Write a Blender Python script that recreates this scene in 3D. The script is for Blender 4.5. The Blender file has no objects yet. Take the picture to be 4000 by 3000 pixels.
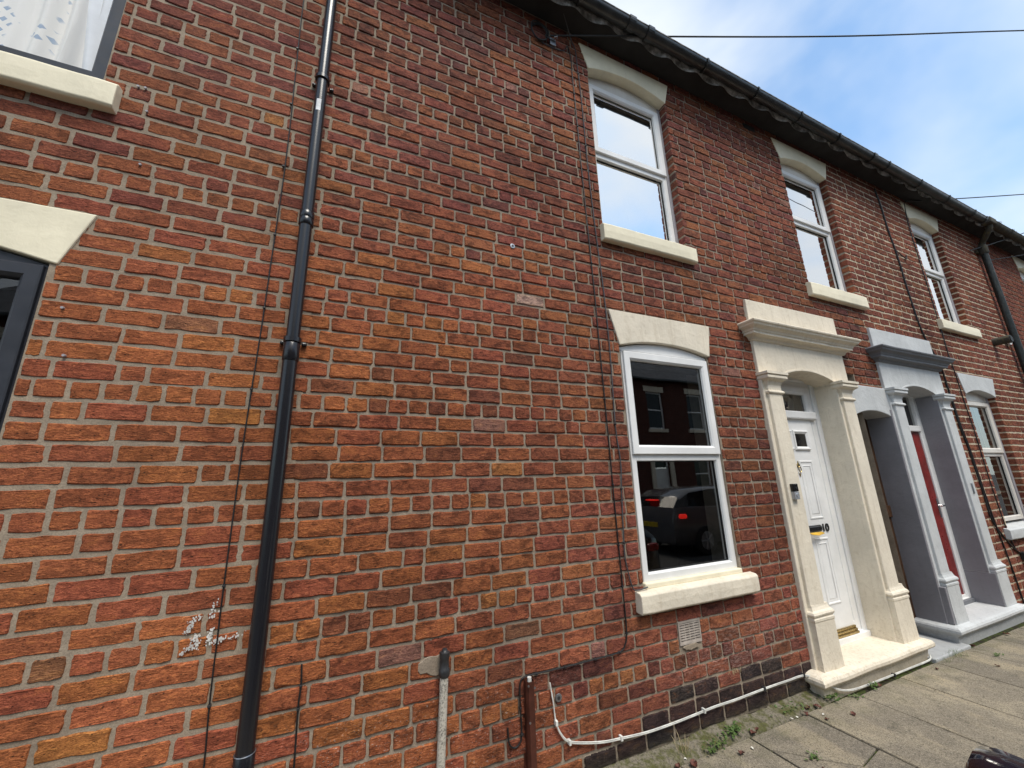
import bpy, bmesh, math, random
from mathutils import Vector, Matrix, Euler, noise
random.seed(7)
S = bpy.context.scene
COL = S.collection

# ------------------------------------------------------------------ camera
CAM_R = ((0.91703943, -0.39778078, -0.02844541), (0.0718465, 0.23495246, -0.96934794), (0.3922713, 0.88688657, 0.24403983))
CAM_P = (0.0, -2.2784, 1.6353)
cd = bpy.data.cameras.new('camera'); cam = bpy.data.objects.new('camera', cd); COL.objects.link(cam)
cd.sensor_fit = 'HORIZONTAL'; cd.sensor_width = 36.0; cd.lens = 1523.96 / 4000 * 36.0
cd.clip_start = 0.02; cd.clip_end = 2000
m = Matrix.Identity(4)
for i in range(3):
    m[i][0] = CAM_R[0][i]; m[i][1] = -CAM_R[1][i]; m[i][2] = -CAM_R[2][i]; m[i][3] = CAM_P[i]
cam.matrix_world = m
S.camera = cam

# ------------------------------------------------------------------ sky, sun, exposure
SUN_AZ, SUN_EL = math.radians(174), math.radians(60)      # azimuth from +Y clockwise
w = bpy.data.worlds.new('World'); S.world = w; w.use_nodes = True
nt = w.node_tree; N = nt.nodes; Lk = nt.links
for n in list(N): N.remove(n)
out = N.new('ShaderNodeOutputWorld'); bg = N.new('ShaderNodeBackground')
sky = N.new('ShaderNodeTexSky'); sky.sky_type = 'NISHITA'; sky.sun_disc = False
sky.sun_elevation = SUN_EL; sky.sun_rotation = SUN_AZ; sky.air_density = 1.0; sky.dust_density = 0.6; sky.ozone_density = 1.0
tc = N.new('ShaderNodeTexCoord'); mp = N.new('ShaderNodeMapping'); mp.inputs['Scale'].default_value = (1.0, 1.0, 1.7)
mp.inputs['Location'].default_value = (3.1, 2.2, 0.5)
no = N.new('ShaderNodeTexNoise'); no.inputs['Scale'].default_value = 1.9; no.inputs['Detail'].default_value = 5; no.inputs['Roughness'].default_value = 0.5; no.inputs['Distortion'].default_value = 0.25
rp = N.new('ShaderNodeValToRGB'); rp.color_ramp.elements[0].position = 0.30; rp.color_ramp.elements[1].position = 0.60
rp.color_ramp.elements[0].color = (0.20, 0.20, 0.20, 1); rp.color_ramp.elements[1].color = (0.88, 0.88, 0.88, 1)
mx = N.new('ShaderNodeMix'); mx.data_type = 'RGBA'
mx.inputs['B'].default_value = (5.0, 5.3, 5.6, 1)
Lk.new(tc.outputs['Generated'], mp.inputs['Vector']); Lk.new(mp.outputs['Vector'], no.inputs['Vector'])
Lk.new(no.outputs['Fac'], rp.inputs['Fac']); Lk.new(rp.outputs['Color'], mx.inputs['Factor'])
tint = N.new('ShaderNodeMix'); tint.data_type = 'RGBA'; tint.blend_type = 'MULTIPLY'; tint.inputs['Factor'].default_value = 1.0
tint.inputs['B'].default_value = (0.74, 1.20, 1.38, 1); Lk.new(sky.outputs['Color'], tint.inputs['A']); Lk.new(tint.outputs['Result'], mx.inputs['A']); Lk.new(mx.outputs['Result'], bg.inputs['Color'])
bg.inputs['Strength'].default_value = 0.085
Lk.new(bg.outputs['Background'], out.inputs['Surface'])
sd = bpy.data.lights.new('sun', 'SUN'); sun = bpy.data.objects.new('sun', sd); COL.objects.link(sun)
sd.energy = 1.5; sd.angle = math.radians(25); sd.color = (1.0, 0.93, 0.83)
sdir = Vector((math.sin(SUN_AZ) * math.cos(SUN_EL), math.cos(SUN_AZ) * math.cos(SUN_EL), math.sin(SUN_EL)))
sun.rotation_euler = sdir.to_track_quat('Z', 'Y').to_euler()
S.view_settings.view_transform = 'Standard'; S.view_settings.look = 'None'
S.view_settings.exposure = 1.25; S.view_settings.gamma = 1.0; S.view_settings.use_curve_mapping = False
S.cycles.max_bounces = 5; S.cycles.diffuse_bounces = 3; S.cycles.transparent_max_bounces = 12
S.cycles.use_denoising = True

# ------------------------------------------------------------------ node helpers
class G:
    def __init__(s, name, rough=0.7, spec=0.3, metal=0.0):
        s.m = bpy.data.materials.new(name); s.m.use_nodes = True
        s.t = s.m.node_tree; s.n = s.t.nodes; s.l = s.t.links
        s.b = s.n['Principled BSDF']; s.b.inputs['Roughness'].default_value = rough
        s.b.inputs['Specular IOR Level'].default_value = spec; s.b.inputs['Metallic'].default_value = metal
        g = s.n.new('ShaderNodeNewGeometry'); s.pos = g.outputs['Position']; s.h = None
    def val(s, x, sock):
        if isinstance(x, (int, float)): sock.default_value = x
        elif isinstance(x, tuple): sock.default_value = x if len(x) == 4 or sock.type == 'VECTOR' else (*x, 1)
        else: s.l.new(x, sock)
    def map(s, vec, scale=(1, 1, 1), loc=(0, 0, 0)):
        n = s.n.new('ShaderNodeMapping'); n.inputs['Scale'].default_value = scale; s.l.new(vec, n.inputs['Vector'])
        n.inputs['Location'].default_value = loc; return n.outputs[0]
    def noise(s, scale, detail=4, rough=0.55, vec=None, dist=0.0, st=None):
        n = s.n.new('ShaderNodeTexNoise'); n.inputs['Scale'].default_value = scale; n.inputs['Detail'].default_value = detail
        n.inputs['Roughness'].default_value = rough; n.inputs['Distortion'].default_value = dist
        v = vec if vec is not None else s.pos
        if st: v = s.map(v, st)
        s.l.new(v, n.inputs['Vector']); return n.outputs['Fac']
    def voro(s, scale, vec=None, feature='F1', out='Distance', rand=1.0):
        n = s.n.new('ShaderNodeTexVoronoi'); n.feature = feature; n.inputs['Scale'].default_value = scale
        n.inputs['Randomness'].default_value = rand
        s.l.new(vec if vec is not None else s.pos, n.inputs['Vector']); return n.outputs[out]
    def ramp(s, f, a, b, lo=0.0, hi=1.0):
        n = s.n.new('ShaderNodeMapRange'); n.interpolation_type = 'SMOOTHSTEP'
        s.l.new(f, n.inputs['Value']); n.inputs['From Min'].default_value = a; n.inputs['From Max'].default_value = b
        n.inputs['To Min'].default_value = lo; n.inputs['To Max'].default_value = hi; return n.outputs['Result']
    def mix(s, f, a, b, mode='MIX'):
        n = s.n.new('ShaderNodeMix'); n.data_type = 'RGBA'; n.blend_type = mode
        s.val(f, n.inputs['Factor']); s.val(a, n.inputs['A']); s.val(b, n.inputs['B']); return n.outputs['Result']
    def math(s, op, a, b=0.0, c=None):
        n = s.n.new('ShaderNodeMath'); n.operation = op
        s.val(a, n.inputs[0]); s.val(b, n.inputs[1])
        if c is not None: s.val(c, n.inputs[2])
        return n.outputs[0]
    def add(s, a, b):
        n = s.n.new('ShaderNodeVectorMath'); n.operation = 'ADD'; s.l.new(a, n.inputs[0]); s.val(b, n.inputs[1]); return n.outputs[0]
    def xyz(s, v=None):
        n = s.n.new('ShaderNodeSeparateXYZ'); s.l.new(v if v is not None else s.pos, n.inputs[0]); return n.outputs
    def bump(s, h, strength, dist):
        n = s.n.new('ShaderNodeBump'); n.inputs['Strength'].default_value = strength; n.inputs['Distance'].default_value = dist
        s.l.new(h, n.inputs['Height'])
        if s.h is not None: s.l.new(s.h, n.inputs['Normal'])
        s.h = n.outputs[0]; s.l.new(s.h, s.b.inputs['Normal'])
    def done(s, col, rough=None):
        s.val(col, s.b.inputs['Base Color'])
        if rough is not None: s.val(rough, s.b.inputs['Roughness'])
        return s.m

def tri(g, x, a, b, soft):       # soft box mask of a coordinate
    u = g.ramp(x, a - soft, a + soft); v = g.ramp(x, b - soft, b + soft, 1.0, 0.0)
    return g.math('MULTIPLY', u, v)

def mortar_nodes(g, light, dark, md):
    """colour of pointing; dark: second pointing beyond a ragged line"""
    c1 = g.mix(g.ramp(md, 0.3, 0.75), tuple(v * 0.72 for v in light), light)
    if dark:
        c2 = g.mix(g.ramp(md, 0.3, 0.75), tuple(v * 0.68 for v in dark), dark)
        o = g.xyz(); zz = g.math('MULTIPLY_ADD', o[2], -0.135, 0.48)
        zz = g.math('ADD', zz, o[0]); zz = g.math('MULTIPLY_ADD', md, 0.5, zz)
        c1 = g.mix(g.ramp(zz, 0.13, 0.33), c1, c2)
    return c1

MORT = {'A': ((0.385, 0.31, 0.232), None), 'B': ((0.385, 0.31, 0.232), (0.375, 0.304, 0.232)),
        'C': ((0.66, 0.55, 0.40), None), 'D': ((0.28, 0.205, 0.15), None)}
def base_dirt(g, c, n):
    """green black damp band low on the wall"""
    o = g.xyz(); h = g.math('MULTIPLY_ADD', n, 0.22, o[2])
    return g.mix(g.ramp(h, 0.10, 0.24, 0.75, 0.0), c, (0.035, 0.036, 0.022))
def soot(g, c):
    n = g.noise(1.3, 4, 0.6, None, 0.4, (1.5, 1, 0.55))
    return g.mix(g.ramp(n, 0.46, 0.72, 0, 0.45), c, g.mix(1.0, c, (0.50, 0.47, 0.50), 'MULTIPLY'))
def mortar_mat(k):
    g = G('mortar ' + k, 0.95, 0.15); md = g.noise(13, 4, 0.65); gr = g.noise(170, 2, 0.7)
    c = mortar_nodes(g, *MORT[k], md)
    c = g.mix(g.ramp(gr, 0.35, 0.6, 0.45, 0.0), c, tuple(v * 0.42 for v in MORT[k][0]))
    c = soot(g, c)
    if k in 'AB': c = base_dirt(g, c, md)
    g.bump(g.math('MULTIPLY_ADD', gr, 0.35, g.noise(48, 2, 0.6)), 0.6, 0.005)
    return g.done(c)
def brick_mat(k):
    g = G('brick ' + k, 0.92, 0.18)
    oi = g.n.new('ShaderNodeObjectInfo'); at = g.n.new('ShaderNodeAttribute'); at.attribute_name = 'tone'
    rim = g.n.new('ShaderNodeAttribute'); rim.attribute_name = 'rim'
    base = g.n.new('ShaderNodeVectorMath'); base.operation = 'ADD'
    g.l.new(oi.outputs['Color'], base.inputs[0]); g.l.new(at.outputs['Color'], base.inputs[1]); base = base.outputs[0]
    sc = g.n.new('ShaderNodeVectorMath'); sc.operation = 'SCALE'; g.l.new(base, sc.inputs[0]); sc.inputs['Scale'].default_value = 37.0
    v = g.add(g.pos, sc.outputs[0])
    big = g.noise(17, 4, 0.64, v, 0.7, (0.8, 1, 1.5)); wr = g.noise(30, 5, 0.68, v, 1.7, (0.62, 1, 2.3)); fine = g.noise(95, 3, 0.75, v, 0.3, (0.75, 1, 1.35))
    pit = g.voro(62, g.map(v, (0.75, 1, 1.4)))
    dk = g.mix(1.0, base, (0.42, 0.43, 0.45), 'MULTIPLY')
    c = g.mix(g.ramp(big, 0.47, 0.62, 0, 0.62 if k == 'A' else 0.92), base, dk)
    c = g.mix(g.ramp(big, 0.30, 0.46, 0.7, 0), c, g.mix(0.3, g.mix(1.0, base, (1.25, 1.35, 1.1), 'MULTIPLY'), (0.42, 0.15, 0.05)))
    c = g.mix(g.ramp(wr, 0.53, 0.70, 0, 0.6), c, g.mix(1.0, base, (1.45, 1.65, 1.4), 'MULTIPLY'))
    c = g.mix(g.ramp(wr, 0.28, 0.45, 0.8, 0.0), c, g.mix(1.0, base, (0.25, 0.22, 0.26), 'MULTIPLY'))
    c = g.mix(g.ramp(fine, 0.36, 0.52, 0.8, 0.0), c, g.mix(1.0, base, (0.38, 0.34, 0.36), 'MULTIPLY'))
    cr = g.math('MULTIPLY', g.ramp(g.math('ABSOLUTE', g.math('SUBTRACT', wr, 0.485)), 0.004, 0.020, 1, 0), g.ramp(fine, 0.42, 0.58))
    c = g.mix(g.math('MULTIPLY', cr, 0.7), c, g.mix(1.0, base, (0.16, 0.14, 0.17), 'MULTIPLY'))
    pm = g.math('MULTIPLY', g.ramp(pit, 0.12, 0.26, 1, 0), g.ramp(big, 0.47, 0.56))
    c = g.mix(g.math('MULTIPLY', pm, 0.85), c, (0.022, 0.013, 0.010))
    o = g.xyz()
    if k in 'AB':
        # lime bloom and old whitewash flecks low on the wall
        e1 = g.math('MULTIPLY', tri(g, o[0], 2.15, 3.15, 0.35), tri(g, o[2], 0.30, 0.58, 0.09))
        e2 = g.math('MULTIPLY', tri(g, o[0], -0.2, 1.3, 0.25), tri(g, o[2], 0.15, 0.58, 0.12))
        c = g.mix(g.math('MULTIPLY', e1, g.ramp(wr, 0.47, 0.66, 0, 0.55)), c, (0.40, 0.27, 0.235))
        c = g.mix(g.math('MULTIPLY', g.math('ADD', e2, g.math('MULTIPLY', e1, 0.6)), g.ramp(fine, 0.6, 0.7, 0, 0.75)), c, (0.55, 0.5, 0.46))
    mc = mortar_nodes(g, *MORT[k], big)
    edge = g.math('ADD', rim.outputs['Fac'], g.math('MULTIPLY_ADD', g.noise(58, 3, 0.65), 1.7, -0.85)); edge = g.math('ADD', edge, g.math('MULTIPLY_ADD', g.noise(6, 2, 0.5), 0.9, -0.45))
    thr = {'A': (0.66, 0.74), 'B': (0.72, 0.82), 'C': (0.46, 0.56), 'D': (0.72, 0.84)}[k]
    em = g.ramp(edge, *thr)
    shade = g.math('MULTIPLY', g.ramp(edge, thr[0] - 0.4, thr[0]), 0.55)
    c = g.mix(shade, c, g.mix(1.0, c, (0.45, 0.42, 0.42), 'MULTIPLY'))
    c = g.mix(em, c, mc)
    c = soot(g, c)
    if k in 'AB': c = base_dirt(g, c, big)
    hh = g.math('MULTIPLY_ADD', fine, 0.3, g.math('SUBTRACT', wr, g.math('MULTIPLY', cr, 0.16)))
    g.bump(hh, 0.9, 0.010)
    return g.done(c)

def paint_mat(name, col, rough=0.55, dirt=0.25, dirtcol=(0.25, 0.2, 0.13), bumpy=1.0, chips=0.0):
    g = G(name, rough, 0.35)
    a = g.noise(2.6, 5, 0.6); b = g.noise(22, 5, 0.65, None, 0.7)
    st = g.noise(5, 5, 0.68, None, 0.5, (4.5, 4.5, 0.6))
    c = g.mix(g.ramp(a, 0.35, 0.7), tuple(v * 0.86 for v in col), col)
    c = g.mix(g.math('MULTIPLY', g.ramp(st, 0.48, 0.72), dirt * 0.9), c, dirtcol)
    c = g.mix(g.math('MULTIPLY', g.ramp(b, 0.54, 0.74), dirt), c, dirtcol)
    h = b
    if chips:
        fl = g.noise(16, 6, 0.75, None, 0.9); ch = g.math('MULTIPLY', g.ramp(fl, 0.60, 0.62), g.ramp(a, 0.48, 0.58))
        c = g.mix(g.math('MULTIPLY', ch, chips * 0.45), c, tuple(min(1, v * 1.12) for v in col))
        ck = g.math('MULTIPLY', g.ramp(g.math('ABSOLUTE', g.math('SUBTRACT', fl, 0.5)), 0.002, 0.006, 1, 0), g.ramp(a, 0.54, 0.60))
        c = g.mix(g.math('MULTIPLY', ck, chips * 0.55), c, tuple(v * 0.8 for v in dirtcol))
        o = g.xyz(); low = g.math('MULTIPLY_ADD', b, 0.16, o[2])
        c = g.mix(g.ramp(low, 0.06, 0.22, chips * 0.75, 0.0), c, tuple(v * 0.55 for v in dirtcol))
        spl = g.math('MULTIPLY', g.ramp(o[2], 0.1, 0.75, 1, 0), g.ramp(g.noise(38, 4, 0.75), 0.52, 0.66))
        c = g.mix(g.math('MULTIPLY', spl, chips * 0.5), c, dirtcol)
        h = g.math('SUBTRACT', b, g.math('MULTIPLY', ch, 0.35))
    g.bump(h, (0.42 if chips else 0.3) * bumpy, 0.008); g.bump(g.noise(8, 4), 0.4 * bumpy, 0.014)
    return g.done(c)
def plain(name, col, rough=0.5, spec=0.4, metal=0.0, var=0.12, sc=14):
    g = G(name, rough, spec, metal); n = g.noise(sc, 5, 0.6)
    c = g.mix(g.ramp(n, 0.35, 0.7), tuple(v * (1 - var * 2) for v in col), tuple(min(1, v * (1 + var)) for v in col))
    r = g.ramp(g.noise(sc * 3, 4), 0.3, 0.75, max(0.02, rough - 0.08), min(1, rough + 0.12))
    return g.done(c, r)
def glass_mat(name, ior, tint):
    m = bpy.data.materials.new(name); m.use_nodes = True; t = m.node_tree; n = t.nodes; l = t.links
    n.remove(n['Principled BSDF']); o = n['Material Output']
    lw = n.new('ShaderNodeLayerWeight'); lw.inputs['Blend'].default_value = 0.5
    pw = n.new('ShaderNodeMath'); pw.operation = 'POWER'; l.new(lw.outputs['Facing'], pw.inputs[0]); pw.inputs[1].default_value = 4.0
    fr = n.new('ShaderNodeMath'); fr.operation = 'MULTIPLY_ADD'; l.new(pw.outputs[0], fr.inputs[0]); fr.inputs[1].default_value = 1 - ior; fr.inputs[2].default_value = ior
    gl = n.new('ShaderNodeBsdfGlossy'); gl.inputs['Roughness'].default_value = 0.0; gl.inputs['Color'].default_value = (1.0, 0.965, 0.92, 1)
    tr = n.new('ShaderNodeBsdfTransparent'); tr.inputs['Color'].default_value = (*tint, 1)
    ms = n.new('ShaderNodeMixShader'); tcn = n.new('ShaderNodeNewGeometry'); nz = n.new('ShaderNodeTexNoise'); nz.inputs['Scale'].default_value = 1.6
    nz.inputs['Detail'].default_value = 1; bp = n.new('ShaderNodeBump'); bp.inputs['Strength'].default_value = 0.06; bp.inputs['Distance'].default_value = 0.02
    l.new(tcn.outputs['Position'], nz.inputs['Vector']); l.new(nz.outputs['Fac'], bp.inputs['Height']); l.new(bp.outputs[0], gl.inputs['Normal'])
    l.new(fr.outputs[0], ms.inputs[0]); l.new(tr.outputs[0], ms.inputs[1]); l.new(gl.outputs[0], ms.inputs[2]); l.new(ms.outputs[0], o.inputs['Surface'])
    return m

M = {}
for k in 'ABCD': M['mortar' + k] = mortar_mat(k); M['brick' + k] = brick_mat(k)
M['cream'] = paint_mat('cream masonry paint', (0.80, 0.715, 0.575), 0.6, 0.30, (0.40, 0.31, 0.20), 1.0, 0.8)
M['cream_clean'] = paint_mat('fresh cream paint', (0.87, 0.79, 0.59), 0.5, 0.10, (0.4, 0.34, 0.22), 0.6)
M['grey'] = paint_mat('pale grey masonry paint', (0.585, 0.595, 0.59), 0.6, 0.25, (0.28, 0.28, 0.28), 1.0, 0.6)
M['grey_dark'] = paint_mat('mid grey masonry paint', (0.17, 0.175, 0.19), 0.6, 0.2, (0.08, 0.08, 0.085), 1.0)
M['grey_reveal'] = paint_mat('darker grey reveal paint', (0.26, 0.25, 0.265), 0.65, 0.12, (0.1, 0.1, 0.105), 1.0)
M['upvc'] = paint_mat('white upvc', (0.83, 0.825, 0.81), 0.28, 0.05, (0.5, 0.48, 0.45), 0.1)
M['upvc_cream'] = paint_mat('old white frame', (0.70, 0.66, 0.60), 0.4, 0.18, (0.4, 0.33, 0.25), 0.3)
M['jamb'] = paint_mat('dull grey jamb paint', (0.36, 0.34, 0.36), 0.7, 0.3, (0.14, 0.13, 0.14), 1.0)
M['anthracite'] = plain('anthracite frame', (0.030, 0.032, 0.040), 0.42, 0.4, 0, 0.1, 6)
M['rubber'] = plain('black rubber seal', (0.012, 0.012, 0.013), 0.6)
g_ = G('black plastic pipe', 0.26, 0.5); M['black_pvc'] = g_.done((0.011, 0.011, 0.014))
M['gutter'] = plain('weathered black gutter', (0.034, 0.036, 0.036), 0.36, 0.5, 0, 0.25, 5)
M['iron'] = paint_mat('worn black iron', (0.018, 0.024, 0.024), 0.5, 0.3, (0.2, 0.19, 0.16), 1.0)
M['moss_iron'] = paint_mat('mossy rusted iron', (0.06, 0.055, 0.045), 0.85, 0.7, (0.16, 0.14, 0.05), 1.5)
M['soffit'] = plain('sooty soffit board', (0.036, 0.034, 0.034), 0.8, 0.2, 0, 0.1, 3)
M['lead'] = plain('weathered eaves sheet and lip highlight', (0.36, 0.35, 0.33), 0.75, 0.3, 0, 0.35, 12)
M['cable'] = plain('black cable', (0.014, 0.013, 0.013), 0.5, 0.4)
M['cable_grey'] = plain('grey cable', (0.075, 0.072, 0.075), 0.5, 0.4)
M['cable_white'] = plain('white flex', (0.66, 0.65, 0.60), 0.5, 0.3, 0, 0.12, 10)
M['clip'] = plain('clip', (0.03, 0.03, 0.032), 0.4)
M['clip_steel'] = plain('galvanised clip', (0.45, 0.45, 0.46), 0.35, 0.5, 0.8)
M['brown_pipe'] = plain('brown painted conduit', (0.075, 0.022, 0.014), 0.38, 0.45, 0, 0.25, 9)
M['steel'] = plain('dull steel', (0.32, 0.33, 0.35), 0.4, 0.5, 0.9)
M['chrome'] = plain('chrome', (0.75, 0.75, 0.76), 0.12, 0.5, 1.0, 0.03)
M['brass'] = plain('brass', (0.50, 0.38, 0.18), 0.3, 0.5, 1.0, 0.15, 40)
M['bell_silver'] = plain('satin silver plastic', (0.42, 0.43, 0.45), 0.35, 0.5, 0.5, 0.05)
M['gloss_black'] = plain('gloss black plastic', (0.008, 0.008, 0.009), 0.12, 0.5)
M['red_door'] = plain('dark red door', (0.20, 0.016, 0.014), 0.35, 0.45, 0, 0.15, 6)
M['yellow_paper'] = plain('yellow paper', (0.60, 0.36, 0.05), 0.8, 0.2)
M['sticker'] = plain('white sticker', (0.8, 0.8, 0.8), 0.6)
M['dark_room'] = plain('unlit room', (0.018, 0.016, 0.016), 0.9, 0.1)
M['vent'] = plain('buff plastic vent', (0.44, 0.38, 0.33), 0.6, 0.3, 0, 0.1, 20)
M['paintflake'] = plain('white paint', (0.66, 0.64, 0.60), 0.8)
M['glassV'] = glass_mat('mirror bright double glazing', 0.70, (0.42, 0.44, 0.45))
M['glassU'] = glass_mat('bright double glazing', 0.84, (0.42, 0.44, 0.45))
M['glassL'] = glass_mat('dark double glazing', 0.14, (0.5, 0.52, 0.52))
M['glassA'] = glass_mat('clear glazing', 0.07, (1.0, 1.0, 1.0))

def grime_pipe():
    g = G('mildewed white pipe', 0.6, 0.3); n = g.noise(120, 3, 0.7); b = g.noise(14, 4, 0.6)
    c = g.mix(g.math('MULTIPLY', g.ramp(n, 0.44, 0.62), g.ramp(b, 0.3, 0.7, 0.3, 0.95)), (0.50, 0.46, 0.39), (0.10, 0.095, 0.085))
    return g.done(c)
M['mildew'] = grime_pipe()
def wood_mat():
    g = G('old brown boards', 0.75, 0.2); n = g.noise(9, 6, 0.65, None, 1.0, (6, 6, 0.6))
    g.bump(n, 0.4, 0.006)
    return g.done(g.mix(g.ramp(n, 0.3, 0.7), (0.028, 0.013, 0.008), (0.125, 0.062, 0.032)))
M['wood'] = wood_mat()
def flag_mat():
    g = G('worn concrete flag', 0.93, 0.2)
    oi = g.n.new('ShaderNodeObjectInfo'); v = g.add(g.pos, g.map(oi.outputs['Location'], (7, 5, 3)))
    ag = g.voro(210, None, 'F1', 'Color'); agd = g.voro(210); big = g.noise(2.6, 5, 0.6, v, 0.8); md = g.noise(8, 6, 0.65, v, 0.5)
    sp = g.noise(330, 2, 0.7)
    st = g.noise(3.2, 4, 0.55, v, 0.3, (1.2, 0.35, 1))
    c = g.mix(g.ramp(big, 0.4, 0.65), (0.225, 0.195, 0.152), (0.335, 0.288, 0.212))
    c = g.mix(g.ramp(st, 0.5, 0.68, 0, 0.8), c, (0.43, 0.36, 0.245))
    c = g.mix(g.ramp(md, 0.52, 0.72, 0, 0.65), c, (0.105, 0.095, 0.072))
    c = g.mix(1.0, c, g.mix(oi.outputs['Random'], (0.80, 0.80, 0.82), (1.14, 1.12, 1.08)), 'MULTIPLY')
    sx = g.xyz(ag)
    c = g.mix(g.ramp(sx[0], 0.55, 0.95, 0, 0.5), c, (0.44, 0.38, 0.29))
    c = g.mix(g.ramp(sx[1], 0.6, 0.95, 0, 0.65), c, (0.05, 0.045, 0.035))
    c = g.mix(g.ramp(sp, 0.35, 0.7, 0.25, 0), c, (0.04, 0.035, 0.03))
    o = g.xyz(); gm = g.math('MULTIPLY', g.ramp(o[1], -0.45, -0.1), g.ramp(g.noise(6, 5, 0.6), 0.4, 0.7, 0, 0.5))
    c = g.mix(gm, c, (0.10, 0.10, 0.045))
    g.bump(agd, 0.55, 0.003); g.bump(md, 0.3, 0.006)
    return g.done(c)
M['flag'] = flag_mat()
def soil_mat():
    g = G('mossy joint soil', 1.0, 0.1); n = g.noise(25, 5, 0.65); f = g.noise(160, 3)
    g.bump(n, 0.6, 0.01); g.bump(f, 0.6, 0.003)
    return g.done(g.mix(g.ramp(n, 0.42, 0.62), (0.030, 0.026, 0.018), (0.055, 0.075, 0.018)))
M['soil'] = soil_mat()
def fillet_mat():
    g = G('mossy mortar fillet', 0.95, 0.15); n = g.noise(16, 6, 0.65); f = g.noise(90, 4)
    c = g.mix(g.ramp(n, 0.40, 0.62), (0.19, 0.165, 0.125), (0.085, 0.085, 0.03)); c = g.mix(g.ramp(f, 0.35, 0.55, 0.6, 0), c, (0.05, 0.045, 0.03))
    g.bump(n, 0.7, 0.012); g.bump(f, 0.5, 0.003)
    return g.done(c)
M['fillet'] = fillet_mat()
def asphalt_mat():
    g = G('asphalt', 0.9, 0.3); n = g.noise(240, 3, 0.7); b = g.noise(1.5, 5)
    g.bump(n, 0.6, 0.004); return g.done(g.mix(g.ramp(b, 0.3, 0.7), g.mix(g.ramp(n, 0.3, 0.7), (0.03, 0.03, 0.03), (0.08, 0.08, 0.078)), (0.06, 0.06, 0.058)))
M['asphalt'] = asphalt_mat()
def leaf_mat(name, a, b):
    g = G(name, 0.6, 0.3); n = g.noise(60, 3); oi = g.n.new('ShaderNodeObjectInfo')
    return g.done(g.mix(g.ramp(n, 0.35, 0.65), a, b))
M['weed'] = leaf_mat('weed leaves', (0.045, 0.085, 0.02), (0.11, 0.165, 0.045))
M['dry'] = leaf_mat('dry stalks', (0.30, 0.23, 0.12), (0.45, 0.36, 0.22))
M['deadleaf'] = leaf_mat('dead leaves', (0.055, 0.018, 0.014), (0.14, 0.05, 0.032))
M['palechip'] = leaf_mat('pale chips', (0.6, 0.58, 0.5), (0.75, 0.72, 0.65))
def far_brick():
    g = G('street brick', 0.9, 0.2); t = g.n.new('ShaderNodeTexBrick'); t.inputs['Scale'].default_value = 1.0
    t.inputs['Brick Width'].default_value = 0.23; t.inputs['Row Height'].default_value = 0.085; t.inputs['Mortar Size'].default_value = 0.008
    t.inputs['Color1'].default_value = (0.11, 0.036, 0.026, 1); t.inputs['Color2'].default_value = (0.08, 0.028, 0.022, 1); t.inputs['Mortar'].default_value = (0.09, 0.065, 0.05, 1)
    mp_ = g.n.new('ShaderNodeMapping'); mp_.inputs['Rotation'].default_value = (math.radians(-90), 0, 0)
    g.l.new(g.pos, mp_.inputs['Vector']); g.l.new(mp_.outputs[0], t.inputs['Vector'])
    return g.done(t.outputs['Color'])
M['far_brick'] = far_brick()
M['slate'] = plain('roof slate', (0.07, 0.072, 0.08), 0.6, 0.4, 0, 0.3, 3)
def cloth_mat():
    g = G('patterned curtain', 0.85, 0.15); o = g.xyz()
    a = g.math('ADD', o[0], o[2]); b = g.math('SUBTRACT', o[0], o[2])
    fa = g.math('FRACT', g.math('MULTIPLY', a, 13)); fb = g.math('FRACT', g.math('MULTIPLY', b, 13))
    d = g.math('MULTIPLY', g.ramp(fa, 0.5, 0.54), g.ramp(fb, 0.5, 0.54))
    d = g.math('MULTIPLY', d, g.ramp(g.noise(5, 2), 0.52, 0.56)); d = g.math('MULTIPLY', d, g.ramp(o[0], -1.60, -1.56, 0.8, 0.0))
    return g.done(g.mix(d, (0.78, 0.76, 0.72), (0.20, 0.30, 0.45)))
M['curtain_pattern'] = cloth_mat()
M['net'] = plain('white net curtain', (0.80, 0.82, 0.85), 0.9, 0.1, 0, 0.04, 5)

# ------------------------------------------------------------------ object helpers
def link(name, me, parent=None, mat=None):
    o = bpy.data.objects.new(name, me); COL.objects.link(o)
    if mat and me is not None:
        me.materials.append(M[mat] if isinstance(mat, str) else mat)
    if parent: o.parent = parent
    return o
def mk(name, vs, fs, mat, parent=None, smooth=False, bevel=0.0, seg=2):
    me = bpy.data.meshes.new(name); me.from_pydata([tuple(v) for v in vs], [], fs)
    bm = bmesh.new(); bm.from_mesh(me); bmesh.ops.remove_doubles(bm, verts=bm.verts, dist=1e-5); bmesh.ops.recalc_face_normals(bm, faces=bm.faces)
    if bevel:
        es = [e for e in bm.edges if len(e.link_faces) == 2 and e.calc_face_angle(0) > 0.5]
        bmesh.ops.bevel(bm, geom=es, offset=bevel, segments=seg, affect='EDGES', profile=0.5, clamp_overlap=True)
    bm.to_mesh(me); bm.free()
    if smooth:
        for p in me.polygons: p.use_smooth = True
        try: me.set_sharp_from_angle(angle=math.radians(50))
        except Exception: pass
    me.update(); return link(name, me, parent, mat)
def empty(name, loc, label, cat, group=None):
    o = bpy.data.objects.new(name, None); COL.objects.link(o); o.location = loc; tag(o, label, cat, group); return o
def tag(o, label, cat, group=None):
    o['label'] = label; o['category'] = cat
    if group: o['group'] = group
    return o
def struct(o): o['kind'] = 'structure'; return o
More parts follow.
